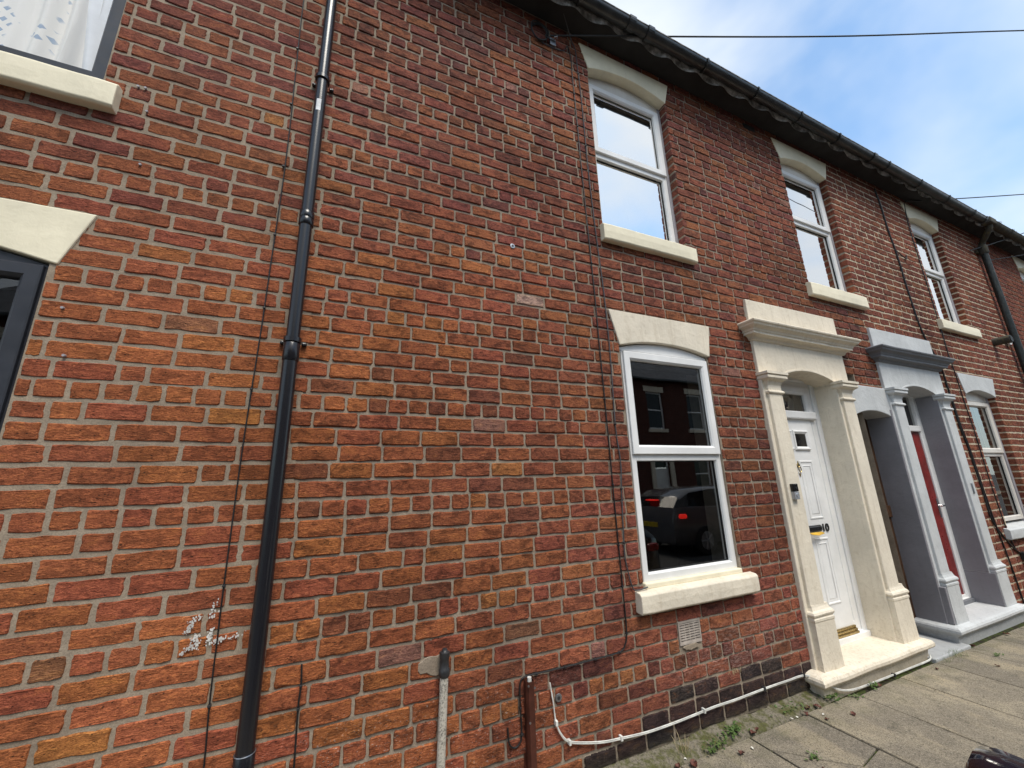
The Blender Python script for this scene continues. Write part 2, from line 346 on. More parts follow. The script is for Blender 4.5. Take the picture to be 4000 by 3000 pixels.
def boxv(x0, x1, y0, y1, z0, z1):
    return [(x0, y0, z0), (x1, y0, z0), (x1, y1, z0), (x0, y1, z0), (x0, y0, z1), (x1, y0, z1), (x1, y1, z1), (x0, y1, z1)], \
           [(0, 3, 2, 1), (4, 5, 6, 7), (0, 1, 5, 4), (1, 2, 6, 5), (2, 3, 7, 6), (3, 0, 4, 7)]
def box(name, x0, x1, y0, y1, z0, z1, mat, parent=None, bevel=0.004):
    v, f = boxv(x0, x1, y0, y1, z0, z1); return mk(name, v, f, mat, parent, False, bevel)
def prism(name, poly, y0, y1, mat, parent=None, bevel=0.0, seg=2):
    n = len(poly); v = [(x, y0, z) for x, z in poly] + [(x, y1, z) for x, z in poly]
    f = [tuple(range(n)), tuple(range(2 * n - 1, n - 1, -1))] + [(i, (i + 1) % n, n + (i + 1) % n, n + i) for i in range(n)]
    return mk(name, v, f, mat, parent, False, bevel, seg)
def tube(name, pts, r, mat, parent=None, seg=8, cap=True, radii=None):
    pts = [Vector(p) for p in pts]; vs = []; fs = []; prev = None
    for i, p in enumerate(pts):
        t = (pts[min(i + 1, len(pts) - 1)] - pts[max(i - 1, 0)]).normalized()
        if prev is None: u = t.orthogonal().normalized()
        else: u = (prev - t * prev.dot(t)).normalized()
        prev = u; v = t.cross(u); rr = radii[i] if radii else r
        for k in range(seg):
            a = 2 * math.pi * k / seg; vs.append(p + (u * math.cos(a) + v * math.sin(a)) * rr)
    for i in range(len(pts) - 1):
        for k in range(seg):
            k2 = (k + 1) % seg; fs.append((i * seg + k, i * seg + k2, (i + 1) * seg + k2, (i + 1) * seg + k))
    if cap: fs.append(tuple(range(seg - 1, -1, -1))); b = (len(pts) - 1) * seg; fs.append(tuple(b + k for k in range(seg)))
    return mk(name, vs, fs, mat, parent, True)
def smooth_path(pts, n=4):
    P = [Vector(p) for p in pts]; o = []
    for i in range(len(P) - 1):
        a, b, c, d = P[max(i - 1, 0)], P[i], P[i + 1], P[min(i + 2, len(P) - 1)]
        for k in range(n):
            t = k / n; o.append(0.5 * ((2 * b) + (c - a) * t + (2 * a - 5 * b + 4 * c - d) * t * t + (3 * b - a - 3 * c + d) * t ** 3))
    o.append(P[-1]); return o
def disc(name, c, axis, r, h, mat, parent=None, seg=16, bevel=0.0):
    c = Vector(c); a = Vector(axis).normalized()
    vs = []; u = a.orthogonal().normalized(); v = a.cross(u)
    for s_ in (0, 1):
        for k in range(seg):
            t = 2 * math.pi * k / seg; vs.append(c + a * h * s_ + (u * math.cos(t) + v * math.sin(t)) * r)
    fs = [tuple(range(seg)), tuple(range(2 * seg - 1, seg - 1, -1))] + [(k, (k + 1) % seg, seg + (k + 1) % seg, seg + k) for k in range(seg)]
    return mk(name, vs, fs, mat, parent, False, bevel)
def ring(name, x0, x1, z0, z1, prof, mat, parent=None):
    """mitred frame: prof = [(inset, y)]"""
    vs = []; fs = []
    for i, y in prof: vs += [(x0 + i, y, z0 + i), (x1 - i, y, z0 + i), (x1 - i, y, z1 - i), (x0 + i, y, z1 - i)]
    for p in range(len(prof) - 1):
        for k in range(4): a = p * 4 + k; b = p * 4 + (k + 1) % 4; fs.append((a, b, b + 4, a + 4))
    return mk(name, vs, fs, mat, parent)
def umould(name, x0, x1, o, prof, mat, parent=None, back=0.0, cap=True, wob=0.0):
    """moulding with left return, front run and right return: prof = [(projection, z)], bottom to top"""
    nseg = max(1, int((x1 - x0) / 0.12)); vs = []; fs = []; W = nseg + 3
    for pi, (p, z) in enumerate(prof):
        row = [(x0 - p, back, z)] + [(x0 - p + (x1 - x0 + 2 * p) * k / nseg, -(o + p), z) for k in range(nseg + 1)] + [(x1 + p, back, z)]
        if wob:
            row = [(x, y + (wob * noise.noise((x * 6, z * 9, 1.7)) if i not in (0, W - 1) else 0), zz + (wob * noise.noise((x * 5, zz * 7, 9.1)) if zz > 0.02 else 0)) for i, (x, y, zz) in enumerate(row)]
        vs += row
    for i in range(len(prof) - 1):
        for k in range(W - 1): a = i * W + k; fs.append((a, a + 1, a + W + 1, a + W))
    if cap:
        b = (len(prof) - 1) * W; fs.append(tuple(range(b + W - 1, b - 1, -1))); fs.append(tuple(range(W)))
    return mk(name, vs, fs, mat, parent, False)
def arc(xa, xb, z0, h, n=10):
    return [(xa + (xb - xa) * k / n, z0 + h * (1 - (2 * k / n - 1) ** 2)) for k in range(n + 1)]

# ------------------------------------------------------------------ layout
CH, HP, ZB = 0.0904, 0.1116, 0.450          # course height, header pitch, height of a header course
EAVE = lambda x: 5.745 - 0.0085 * (x - 2.0)
XA, XB, XC, XD, XE = -3.6, -0.2, 5.60, 9.93, 15.0
# openings in the wall: x0, x1, z0, z1
OPEN = [(-2.20, -1.27, 3.62, 5.53), (-2.20, -1.27, 0.86, 2.78),
        (1.88, 2.83, 3.62, 5.53), (1.925, 2.865, 0.86, 2.76),
        (4.66, 5.59, 3.62, 5.53), (7.69, 8.605, 3.62, 5.53), (7.71, 8.65, 0.86, 2.76), (11.78, 12.71, 3.62, 5.53),
        (3.56, 5.10, -0.2, 2.70), (4.85, 5.75, -0.2, 2.48), (5.70, 6.98, -0.2, 2.70), (2.18, 2.375, 0.545, 0.68)]
COVER = [(3.50, 4.88, 2.55, 3.25), (5.65, 7.0, 2.55, 3.25)]          # behind the door surrounds: no bricks needed
BLOCK = OPEN + COVER

houses = {}
houses['A'] = empty('brick_house', (-1.9, 0, 0), 'red brick terraced house at the left edge with dark grey window frames', 'house', 'terraced houses of the row')
houses['B'] = empty('brick_house', (2.7, 0, 0), 'red brick terraced house with cream stone trim and white door numbered 10', 'house', 'terraced houses of the row')
houses['C'] = empty('brick_house', (7.8, 0, 0), 'brick terraced house with grey painted door surround and red door', 'house', 'terraced houses of the row')
houses['D'] = empty('brick_house', (12.4, 0, 0), 'farthest brick house of the row, beyond the second downpipe', 'house', 'terraced houses of the row')
for h in houses.values():
    h.location = (0, 0, 0)

# ------------------------------------------------------------------ walls: mortar beds with openings and reveals
def wall_sheet(k, x0, x1, y):
    ops = [o for o in OPEN if o[1] > x0 and o[0] < x1]
    xs = sorted({x0, x1} | {min(max(v, x0), x1) for o in ops for v in o[:2]}); zs = sorted({-0.25, 6.0} | {v for o in ops for v in o[2:]})
    vs = []; fs = []
    def quad(*p): b = len(vs); vs.extend(p); fs.append((b, b + 1, b + 2, b + 3))
    for i in range(len(xs) - 1):
        for j in range(len(zs) - 1):
            cx, cz = (xs[i] + xs[i + 1]) / 2, (zs[j] + zs[j + 1]) / 2
            if any(o[0] < cx < o[1] and o[2] < cz < o[3] for o in ops): continue
            nx = max(1, int((xs[i + 1] - xs[i]) / 0.3)); nz = max(1, int((zs[j + 1] - zs[j]) / 0.3))
            quad((xs[i], y, zs[j]), (xs[i + 1], y, zs[j]), (xs[i + 1], y, zs[j + 1]), (xs[i], y, zs[j + 1]))
    for (a, b, c, d) in ops:
        if (b - a) < 0.3: dep = 0.06
        else: dep = 0.24
        a2, b2 = max(a, x0), min(b, x1)
        if a >= x0: quad((a, y, c), (a, y, d), (a, y + dep, d), (a, y + dep, c))
        if b <= x1: quad((b, y, c), (b, y + dep, c), (b, y + dep, d), (b, y, d))
        quad((a2, y, d), (b2, y, d), (b2, y + dep, d), (a2, y + dep, d)); quad((a2, y, c), (a2, y + dep, c), (b2, y + dep, c), (b2, y, c))
    me = bpy.data.meshes.new('wall'); me.from_pydata(vs, [], fs); me.update()
    return link('wall', me, houses[k], 'mortar' + k)
YM = {'A': 0.0005, 'B': 0.0035, 'C': 0.002, 'D': 0.0025}
walls = {k: wall_sheet(k, a, b, YM[k]) for k, a, b in (('A', XA, XB), ('B', XB, XC), ('C', XC, XD), ('D', XD, XE))}

# ------------------------------------------------------------------ bricks
NP = 18
def brick_shape(L, H, seed):
    """irregular brick face: outer ring set back into the mortar, inner ring proud"""
    r = random.Random(seed); per = []
    nx = 5 if L > 0.15 else 4; nz = (NP - 2 * nx) // 2
    cut = 0.011
    def J(a): return r.uniform(-a, a)
    xs = [(-L / 2 + cut) + (L - 2 * cut) * k / (nx - 1) for k in range(nx)]; zs = [(-H / 2 + cut) + (H - 2 * cut) * k / (nz - 1) for k in range(nz)]
    for x in xs: per.append((x, -H / 2))
    for z in zs: per.append((L / 2, z))
    for x in reversed(xs): per.append((x, H / 2))
    for z in reversed(zs): per.append((-L / 2, z))
    outer = [(x + J(0.0016), 0.012, z + J(0.0022)) for x, z in per]
    ins = 0.0085; inner = []
    for (x, y, z) in outer:
        ix = math.copysign(max(0, abs(x) - (ins if abs(x) > L / 2 - 0.007 else ins * 0.35)), x); iz = math.copysign(max(0, abs(z) - (ins if abs(z) > H / 2 - 0.007 else ins * 0.5)), z)
        if abs(abs(z) - H / 2) < 0.004: ix = x
        if abs(abs(x) - L / 2) < 0.004: iz = z
        inner.append((ix + J(0.0025), J(0.0016), iz + J(0.0025)))
    n = len(per); vs = outer + inner
    fs = [tuple(range(n, 2 * n))] + [(k, (k + 1) % n, n + (k + 1) % n, n + k) for k in range(n)]
    rim = [1.0] * n + [0.0] * n
    return vs, fs, rim
SL, HL = 2 * HP, HP
shapes = {}
def shape_for(kind, gap_key, jx, jz):
    key = (kind, gap_key)
    if key not in shapes:
        L0 = (SL if kind == 's' else HL) - jx; H0 = CH - jz
        shapes[key] = [(L0, H0) + brick_shape(L0, H0, hash(key) % 1000 + i * 17) for i in range(14 if kind == 's' else 10)]
    return shapes[key]
PAL = {
 'A': [((0.39, 0.118, 0.056), 6), ((0.41, 0.132, 0.056), 4), ((0.36, 0.106, 0.056), 4), ((0.45, 0.165, 0.06), 0.15), ((0.29, 0.12, 0.07), 0.08), ((0.37, 0.102, 0.058), 3)],
 'B': [((0.40, 0.12, 0.057), 6), ((0.42, 0.136, 0.057), 4), ((0.355, 0.106, 0.056), 4), ((0.28, 0.09, 0.055), 1.5), ((0.46, 0.17, 0.06), 0.18), ((0.28, 0.12, 0.07), 0.08), ((0.375, 0.104, 0.06), 3)],
 'C': [((0.245, 0.074, 0.045), 5), ((0.27, 0.085, 0.048), 4), ((0.215, 0.066, 0.043), 3), ((0.30, 0.105, 0.055), 0.6)],
 'D': [((0.27, 0.08, 0.048), 5), ((0.29, 0.09, 0.05), 4), ((0.235, 0.07, 0.046), 3)]}
def tone_of(k, x, z, r):
    pal = PAL[k]; t = r.uniform(0, sum(w_ for _, w_ in pal)); c = pal[0][0]
    for cc, w_ in pal:
        t -= w_
        if t <= 0: c = cc; break
    c = list(c)
    if k in 'AB':
        if z > 3.0 and r.random() < 0.3 + 0.15 * (z - 3.0): c = [c[0] * 0.82, c[1] * 0.83, c[2] * 0.98]        # duller, sootier upper storey
        if x > 1.3 and (z < 0.10 or (z < 0.20 and x > 1.75 and r.random() < 0.93) or (z < 0.29 and x > 2.1 and r.random() < 0.42)): c = [0.060 + r.random() * 0.03, 0.043, 0.034]          # tarred base courses
        if 1.2 < x < 3.4 and 0.27 < z < 0.62 and r.random() < 0.35: c = [c[0] * 0.6, c[1] * 0.62, c[2] * 0.7]
    if k in 'AB':
        q = max(0.0, min(1.0, (x - 0.3) / 1.6)); u = max(0.0, min(1.0, (z - 2.4) / 1.6)); wgt = max(q, u)      # more orange bricks low on the left
        c = [c[0] * (1.04 - 0.26 * wgt), c[1] * (1.04 - 0.20 * wgt), c[2] * (0.90 + 0.07 * wgt)]
    if k == 'B' and r.random() < 0.008: c = [0.33, 0.15, 0.11]
    j = r.uniform(0.93, 1.07) * (1 + 0.30 * noise.noise((x * 0.75 + 3.1, z * 0.85, 2.2)) + 0.22 * noise.noise((x * 1.9, z * 2.2, 7.7))); h = r.uniform(-0.04, 0.04)
    return (c[0] * j, c[1] * j * (1 + h) * 1.03, c[2] * j * (1 - h) * 1.04)
def pt_line(z): return 0.135 * z - 0.40         # where the wide pointing stops
def house_of(x): return 'A' if x < XB else 'B' if x < XC else 'C' if x < XD else 'D'
bricks = {k: [] for k in 'ABCD'}
rb = random.Random(11)
nmin, nmax = -5, 58
SPECIAL = {}
for n in range(nmin, nmax + 1):
    zc = ZB + n * CH; header = (n % 6 == 0)
    blocked = sorted((o[0], o[1]) for o in BLOCK if o[2] - 0.01 < zc < o[3] + 0.0)
    x = XA - rb.uniform(0, 0.1) + (0 if n % 2 else HP) + (HP / 2 if header else 0)
    drift = 0.0
    while x < XE:
        if header: L = HP * rb.uniform(0.93, 1.07); kind = 'h'
        else:
            L = SL * rb.uniform(0.95, 1.05); kind = 's'
            if rb.random() < 0.035: L = HP * rb.uniform(0.95, 1.1); kind = 'h'
        # keep the drift small so that the bond stays aligned
        drift += L - (HP if kind == 'h' else SL); L -= drift * 0.3; drift *= 0.7
        segs = [(x, x + L)]
        for a, b in blocked:
            ns = []
            for s0, s1 in segs:
                if s1 <= a or s0 >= b: ns.append((s0, s1)); continue
                if s0 < a: ns.append((s0, a))
                if s1 > b: ns.append((b, s1))
            segs = ns
        for s0, s1 in segs:
            if s1 - s0 < 0.03 or s1 < XA: continue
            xm = (s0 + s1) / 2; k = house_of(xm)
            wide = k == 'A' or (k == 'B' and xm < pt_line(zc) + rb.uniform(-0.12, 0.12))
            jx, jz = {'A': (0.007, 0.006), 'B': (0.005, 0.006), 'C': (0.006, 0.007), 'D': (0.006, 0.007)}['A' if wide else k]
            ln = s1 - s0 - jx
            if ln < 0.02: continue
            kd = 's' if ln > 0.15 else 'h'
            bank = shape_for(kd, 'w' if wide else k, jx, jz); sh = bank[rb.randrange(len(bank))]
            dz = 0.007 * noise.noise((xm * 0.9, zc * 3.1, 0.3)) + 0.002 * noise.noise((xm * 4, zc * 7, 5.3)) + rb.uniform(-0.0015, 0.0015)
            yb = -0.0035 + rb.uniform(-0.002, 0.0015)
            if k == 'C': yb += 0.001
            rot = (rb.uniform(-0.03, 0.03), rb.uniform(-0.012, 0.012), rb.uniform(-0.012, 0.012))
            col = tone_of(k, xm, zc, rb)
            if abs(xm - 1.215) < 0.12 and abs(zc - 2.89) < 0.05: col = (0.52, 0.33, 0.26)
            bricks[k].append((xm, yb, zc + dz, ln / sh[0], rb.uniform(0.96, 1.03), rot, sh, col, (kd, 'w' if wide else k)))
        x += L
def cam_uv(p):
    d = [p[i] - CAM_P[i] for i in range(3)]; q = [sum(CAM_R[r][i] * d[i] for i in range(3)) for r in range(3)]
    if q[2] < 0.05: return None
    return q[0] / q[2], q[1] / q[2], q[2]
shape_mesh = {}
def get_shape_mesh(sh, k):
    key = (id(sh), k)
    if key not in shape_mesh:
        me = bpy.data.meshes.new('brick'); me.from_pydata(sh[2], [], sh[3])
        at = me.attributes.new('rim', 'FLOAT', 'POINT'); at.data.foreach_set('value', sh[4]); me.materials.append(M['brick' + k]); me.update()
        shape_mesh[key] = me
    return shape_mesh[key]
for k in 'ABCD':
    sc_ = []
    for i, b in enumerate(bricks[k]):
        q = cam_uv((b[0], 0, b[2])); a = 0
        if q and abs(q[0]) < 1.33 and abs(q[1]) < 1.0:
            n_ = 2.278 / math.sqrt(b[0] ** 2 + 2.278 ** 2 + (b[2] - 1.635) ** 2)
            a = b[3] * b[6][0] * n_ / (q[2] ** 2)
        sc_.append((a, i))
    sc_.sort(reverse=True); top = {i for a, i in sc_[:300] if a > 0}
    vs, fs, rim, ton = [], [], [], []
    for i, (x, y, z, sx, sz, rot, sh, col, key) in enumerate(bricks[k]):
        if i in top:
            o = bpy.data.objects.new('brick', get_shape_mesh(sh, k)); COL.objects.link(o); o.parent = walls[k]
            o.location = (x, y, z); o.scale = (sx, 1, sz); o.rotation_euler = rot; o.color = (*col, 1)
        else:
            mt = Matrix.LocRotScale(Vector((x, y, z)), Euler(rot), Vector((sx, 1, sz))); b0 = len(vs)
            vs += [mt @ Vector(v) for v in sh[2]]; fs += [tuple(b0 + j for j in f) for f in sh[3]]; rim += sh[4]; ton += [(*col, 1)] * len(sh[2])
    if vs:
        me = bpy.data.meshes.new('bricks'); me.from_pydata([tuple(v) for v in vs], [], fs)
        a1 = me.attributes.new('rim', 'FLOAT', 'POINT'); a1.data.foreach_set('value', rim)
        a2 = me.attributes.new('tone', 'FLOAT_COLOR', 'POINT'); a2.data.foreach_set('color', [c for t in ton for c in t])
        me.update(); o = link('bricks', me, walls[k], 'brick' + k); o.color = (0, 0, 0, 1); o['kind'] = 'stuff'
# brick returns on the right hand jambs of the recessed windows
for (xo, z0, z1, k) in ((2.83, 3.62, 5.45, 'B'), (5.59, 3.62, 5.45, 'C'), (8.605, 3.62, 5.45, 'C'), (8.65, 0.86, 2.68, 'C'), (12.71, 3.62, 5.45, 'D')):
    n0 = math.ceil((z0 - ZB) / CH); n1 = int((z1 - ZB) / CH)
    for n in range(n0, n1 + 1):
        zc = ZB + n * CH; r = rb.uniform(-0.003, 0.004); v, f = boxv(xo - 0.004 + r, xo + 0.05, -0.0030, 0.13, zc - 0.036, zc + 0.036)
        kk = 'B' if k == 'B' else k
        o = mk('brick', v, f, 'brick' + kk, walls[k], False, 0.006, 2); o.color = (*tone_of(kk, xo, zc, rb), 1)

# ------------------------------------------------------------------ stone trim and windows
def lintel(h, xt0, xt1, zt, xb0, xb1, zb, rise, mat, y0=-0.012, y1=0.10):
    poly = [(xt0, zt), (xt1, zt), (xb1, zb)] + arc(xb0, xb1, zb, rise)[::-1][1:-1] + [(xb0, zb)]
    # slightly uneven hand-dressed edges
    r = random.Random(int(xt0 * 100)); poly = [(x + r.uniform(-0.003, 0.003), z + r.uniform(-0.003, 0.003)) for x, z in poly]
    return prism('lintel', poly, y0, y1, mat, houses[h], 0.006)
def sill(h, x0, x1, z0, z1, o, mat):
    nx = 14; vs = []; fs = []; prof = [(-0.0, z0 + 0.004), (o - 0.012, z0), (o, z0 + 0.012), (o + 0.002, (z0 + z1) / 2), (o, z1 - 0.014), (o - 0.014, z1), (-0.16, z1 + 0.03)]
    for k in range(nx + 1):
        x = x0 + (x1 - x0) * k / nx; e = 0.006 if k in (0, nx) else 0
        for p, z in prof: vs.append((x + (0.0), -p + e * (1 if p > 0 else 0) + 0.003 * noise.noise((x * 7, z * 9, 2)), z + 0.004 * noise.noise((x * 5, p * 20, z))))
    q = len(prof)
    for k in range(nx):
        for j in range(q - 1): a = k * q + j; fs.append((a, a + q, a + q + 1, a + 1))
    fs.append(tuple(range(q))); fs.append(tuple(nx * q + j for j in range(q - 1, -1, -1)))
    return mk('window_sill', vs, fs, mat, houses[h], False, 0.005)
def window(h, x0, x1, z0, z1, y, zt, mat, glass, roommat='dark_room', upper_sash=True, cassette=True, arch=None, lab=None, room=True, fw=0.045):
    """frame with an opening light above the transom zt"""
    fr = ring('window_frame', x0, x1, z0, z1, [(0, y + 0.06), (0, y + 0.004), (0.004, y), (fw, y), (fw + 0.008, y + 0.01), (fw + 0.012, y + 0.028), (fw + 0.012, y + 0.06)], mat, houses[h])
    if lab: fr['label'] = lab
    tr = box('transom', x0 + fw, x1 - fw, y + 0.001, y + 0.055, zt, zt + 0.05, mat, fr, 0.006)
    gx0, gx1 = x0 + fw - 0.004, x1 - fw + 0.004
    sz0 = zt + 0.046
    if upper_sash:
        ring('sash', x0 + 0.012, x1 - 0.012, zt + 0.048, z1 - 0.012, [(0, y + 0.03), (0, y - 0.016), (0.004, y - 0.02), (0.052, y - 0.02), (0.066, y - 0.008), (0.070, y + 0.01), (0.070, y + 0.04)], mat, fr)
        ring('seal', x0 + 0.076, x1 - 0.076, zt + 0.112, z1 - 0.076, [(0, y + 0.008), (0.006, y + 0.008), (0.006, y + 0.02)], 'rubber', fr)
        a = [(x0 + 0.07, z1 - 0.07)]
        mk('glass_pane', [(x0 + 0.07, y + 0.014, zt + 0.105), (x1 - 0.07, y + 0.014, zt + 0.105), (x1 - 0.07, y + 0.014, z1 - 0.07), (x0 + 0.07, y + 0.014, z1 - 0.07)], [(0, 1, 2, 3)], glass, fr)
    else:
        mk('glass_pane', [(gx0, y + 0.03, sz0), (gx1, y + 0.03, sz0), (gx1, y + 0.03, z1 - fw), (gx0, y + 0.03, z1 - fw)], [(0, 1, 2, 3)], glass, fr)
    ring('seal', x0 + fw + 0.011, x1 - fw - 0.011, z0 + fw + 0.011, zt + 0.001, [(0, y + 0.024), (0.006, y + 0.024), (0.006, y + 0.04)], 'rubber', fr)
    mk('glass_pane', [(gx0, y + 0.032, z0 + fw), (gx1, y + 0.032, z0 + fw), (gx1, y + 0.032, zt + 0.004), (gx0, y + 0.032, zt + 0.004)], [(0, 1, 2, 3)], glass, fr)
    if cassette:
        xi0, xi1, zc = x0 + 0.085, x1 - 0.076, z1 - 0.083
        prism_pts = [(0, 0), (0, -0.034), (0.018, -0.05), (0.05, -0.05), (0.05, 0)]
        v = [(xi0, y + 0.022 + a, zc + b + 0.008) for a, b in prism_pts] + [(xi1, y + 0.022 + a, zc + b + 0.008) for a, b in prism_pts]
        n = len(prism_pts); f = [tuple(range(n)), tuple(range(2 * n - 1, n - 1, -1))] + [(i, (i + 1) % n, n + (i + 1) % n, n + i) for i in range(n)]
        mk('blind_cassette', v, f, 'gloss_black', fr, False, 0.004)
    if room:
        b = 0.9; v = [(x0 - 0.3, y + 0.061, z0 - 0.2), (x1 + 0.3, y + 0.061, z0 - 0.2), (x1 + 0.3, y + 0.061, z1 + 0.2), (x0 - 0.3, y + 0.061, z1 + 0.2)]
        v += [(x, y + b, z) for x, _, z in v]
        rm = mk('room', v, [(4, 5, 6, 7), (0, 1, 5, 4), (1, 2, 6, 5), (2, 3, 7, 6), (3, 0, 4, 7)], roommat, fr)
    return fr
def fill_panel(h, xa, xb, za, zb, rise, y, mat):
    return prism('arch_panel', [(xa, za), (xb, za), (xb, zb)] + arc(xa, xb, zb, rise)[::-1][1:-1] + [(xa, zb)], y, y + 0.05, mat, houses[h], 0.003)

# house B upper left window
lintel('B', 1.80, 2.905, 5.66, 1.88, 2.83, 5.39, 0.09, 'cream_clean')
window('B', 1.905, 2.80, 3.70, 5.335, 0.085, 4.49, 'upvc', 'glassU')
fill_panel('B', 1.88, 2.83, 5.335, 5.385, 0.10, 0.082, 'upvc_cream')
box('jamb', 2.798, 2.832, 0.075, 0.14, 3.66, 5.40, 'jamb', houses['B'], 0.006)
sill('B', 1.845, 2.885, 3.53, 3.685, 0.06, 'cream_clean')
# house B ground floor window
lintel('B', 1.843, 2.932, 2.928, 1.922, 2.884, 2.637, 0.063, 'cream', -0.016)
w1 = window('B', 1.95, 2.868, 0.95, 2.615, 0.022, 1.76, 'upvc', 'glassL', lab='bright white frame set flush in the ground floor opening')
fill_panel('B', 1.925, 2.866, 2.612, 2.63, 0.066, 0.02, 'upvc')
sill('B', 1.845, 2.967, 0.785, 0.912, 0.07, 'cream')
box('sill_upstand', 1.935, 2.875, -0.012, 0.05, 0.915, 0.952, 'cream_clean', houses['B'], 0.008)
# house B upper right window
lintel('B', 4.57, 5.69, 5.645, 4.66, 5.592, 5.368, 0.09, 'cream_clean')
window('B', 4.69, 5.563, 3.70, 5.325, 0.085, 4.56, 'upvc', 'glassV')
fill_panel('B', 4.66, 5.59, 5.325, 5.365, 0.10, 0.082, 'upvc_cream')
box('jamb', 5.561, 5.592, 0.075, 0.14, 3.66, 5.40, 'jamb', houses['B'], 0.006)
sill('B', 4.59, 5.69, 3.52, 3.68, 0.06, 'cream_clean')
# house C windows
lintel('C', 7.567, 8.72, 5.62, 7.69, 8.605, 5.355, 0.085, 'cream_clean')
window('C', 7.71, 8.55, 3.70, 5.31, 0.085, 4.53, 'upvc', 'glassV', cassette=False)
fill_panel('C', 7.69, 8.605, 5.31, 5.35, 0.09, 0.082, 'upvc_cream')
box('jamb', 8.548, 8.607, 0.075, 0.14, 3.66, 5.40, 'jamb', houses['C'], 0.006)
sill('C', 7.54, 8.74, 3.53, 3.68, 0.06, 'cream_clean')
lintel('C', 7.63, 8.76, 2.912, 7.71, 8.655, 2.62, 0.075, 'grey', -0.012)
window('C', 7.735, 8.60, 0.96, 2.56, 0.085, 1.79, 'upvc_cream', 'glassL', cassette=False)
fill_panel('C', 7.71, 8.65, 2.56, 2.615, 0.08, 0.082, 'upvc_cream')
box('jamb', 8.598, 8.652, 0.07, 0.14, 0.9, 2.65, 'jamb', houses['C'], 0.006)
sill('C', 7.57, 8.76, 0.78, 0.905, 0.06, 'grey')
# house D window
lintel('D', 11.67, 12.80, 5.63, 11.78, 12.71, 5.36, 0.085, 'cream_clean')
window('D', 11.80, 12.69, 3.70, 5.32, 0.085, 4.53, 'upvc', 'glassV', cassette=False)
fill_panel('D', 11.78, 12.71, 5.32, 5.355, 0.09, 0.082, 'upvc_cream')
sill('D', 11.68, 12.80, 3.53, 3.68, 0.06, 'cream_clean')
# house A windows (dark frames)
lintel('A', -2.31, -1.155, 2.938, -2.225, -1.245, 2.655, 0.075, 'cream_clean', -0.010)
wa = window('A', -2.20, -1.272, 0.95, 2.655, 0.012, 1.2, 'anthracite', 'glassA', cassette=False, lab='dark grey frame with a wide opening sash')
fill_panel('A', -2.215, -1.256, 2.64, 2.648, 0.078, 0.014, 'anthracite')
sill('A', -2.29, -1.18, 0.785, 0.912, 0.065, 'cream_clean')
lintel('A', -2.31, -1.155, 5.66, -2.225, -1.245, 5.39, 0.08, 'cream_clean')
wb = window('A', -2.2, -1.272, 3.735, 5.36, 0.055, 4.95, 'anthracite', 'glassA', 'dark_room', cassette=False, lab='dark grey frame with curtains behind the glass', fw=0.078)
sill('A', -2.29, -1.183, 3.53, 3.685, 0.062, 'cream_clean')
def curtain(x0, x1, z0, z1, y, amp, wl, mat, ph, sway):
    nx, nz = 60, 14; vs = []; fs = []
    for j in range(nz + 1):
        for i in range(nx + 1):
            u = i / nx; v = j / nz; x = x0 + (x1 - x0) * u + sway * math.sin(v * 2.6 + ph) * (1 - v)
            vs.append((x, y + amp * math.sin(2 * math.pi * (u * (x1 - x0) / wl) + ph + 0.8 * math.sin(v * 3)) * (0.6 + 0.4 * math.sin(u * 9 + ph)) + 0.01 * noise.noise((x * 8, v * 3, ph)), z0 + (z1 - z0) * v))
    for j in range(nz):
        for i in range(nx): a = j * (nx + 1) + i; fs.append((a, a + 1, a + nx + 2, a + nx + 1))
    return mk('curtain', vs, fs, mat, wb, True)
curtain(-2.22, -1.50, 3.70, 5.35, 0.15, 0.030, 0.115, 'curtain_pattern', 0.3, 0.09)['label'] = 'pale curtain with blue diamond pattern'
curtain(-1.62, -1.26, 3.70, 5.35, 0.165, 0.030, 0.16, 'net', 1.2, 0.14)['label'] = 'plain white curtain'

# ------------------------------------------------------------------ air bricks
def air_vent():
    r = ring('air_vent', 2.178, 2.378, 0.542, 0.684, [(0, 0.03), (0, -0.006), (0.012, -0.006), (0.014, 0.02), (0.014, 0.03)], 'vent', houses['B'])
    box('vent_back', 2.19, 2.366, 0.028, 0.034, 0.55, 0.676, 'dark_room', r, 0)
    for i in range(8):
        z = 0.554 + i * 0.0152; v, f = boxv(2.19, 2.366, -0.004, 0.006, z, z + 0.0075)
        mk('vent_louvre', v, f, 'vent', r)
    for x in (2.235, 2.278, 2.321): box('vent_bar', x - 0.003, x + 0.003, -0.0035, 0.015, 0.552, 0.674, 'vent', r, 0)
air_vent()
av = box('air_brick', 4.08, 4.28, -0.006, 0.02, 5.60, 5.672, 'soffit', houses['B'], 0.004)
# cement patches
def patch(name, h, cx, cz, rx, rz, y, mat, seed):
    r = random.Random(seed); n = 18; pts = [(cx + math.cos(2 * math.pi * k / n) * rx * r.uniform(0.7, 1.15), cz + math.sin(2 * math.pi * k / n) * rz * r.uniform(0.7, 1.15)) for k in range(n)]
    return prism(name, pts, y, 0.006, mat, houses[h], 0.003)
patch('cement_patch', 'B', 0.52, 0.738, 0.085, 0.048, -0.0075, 'mortarB', 3)
patch('cement_patch', 'B', 2.28, 0.525, 0.075, 0.02, -0.009, 'mortarA', 4)

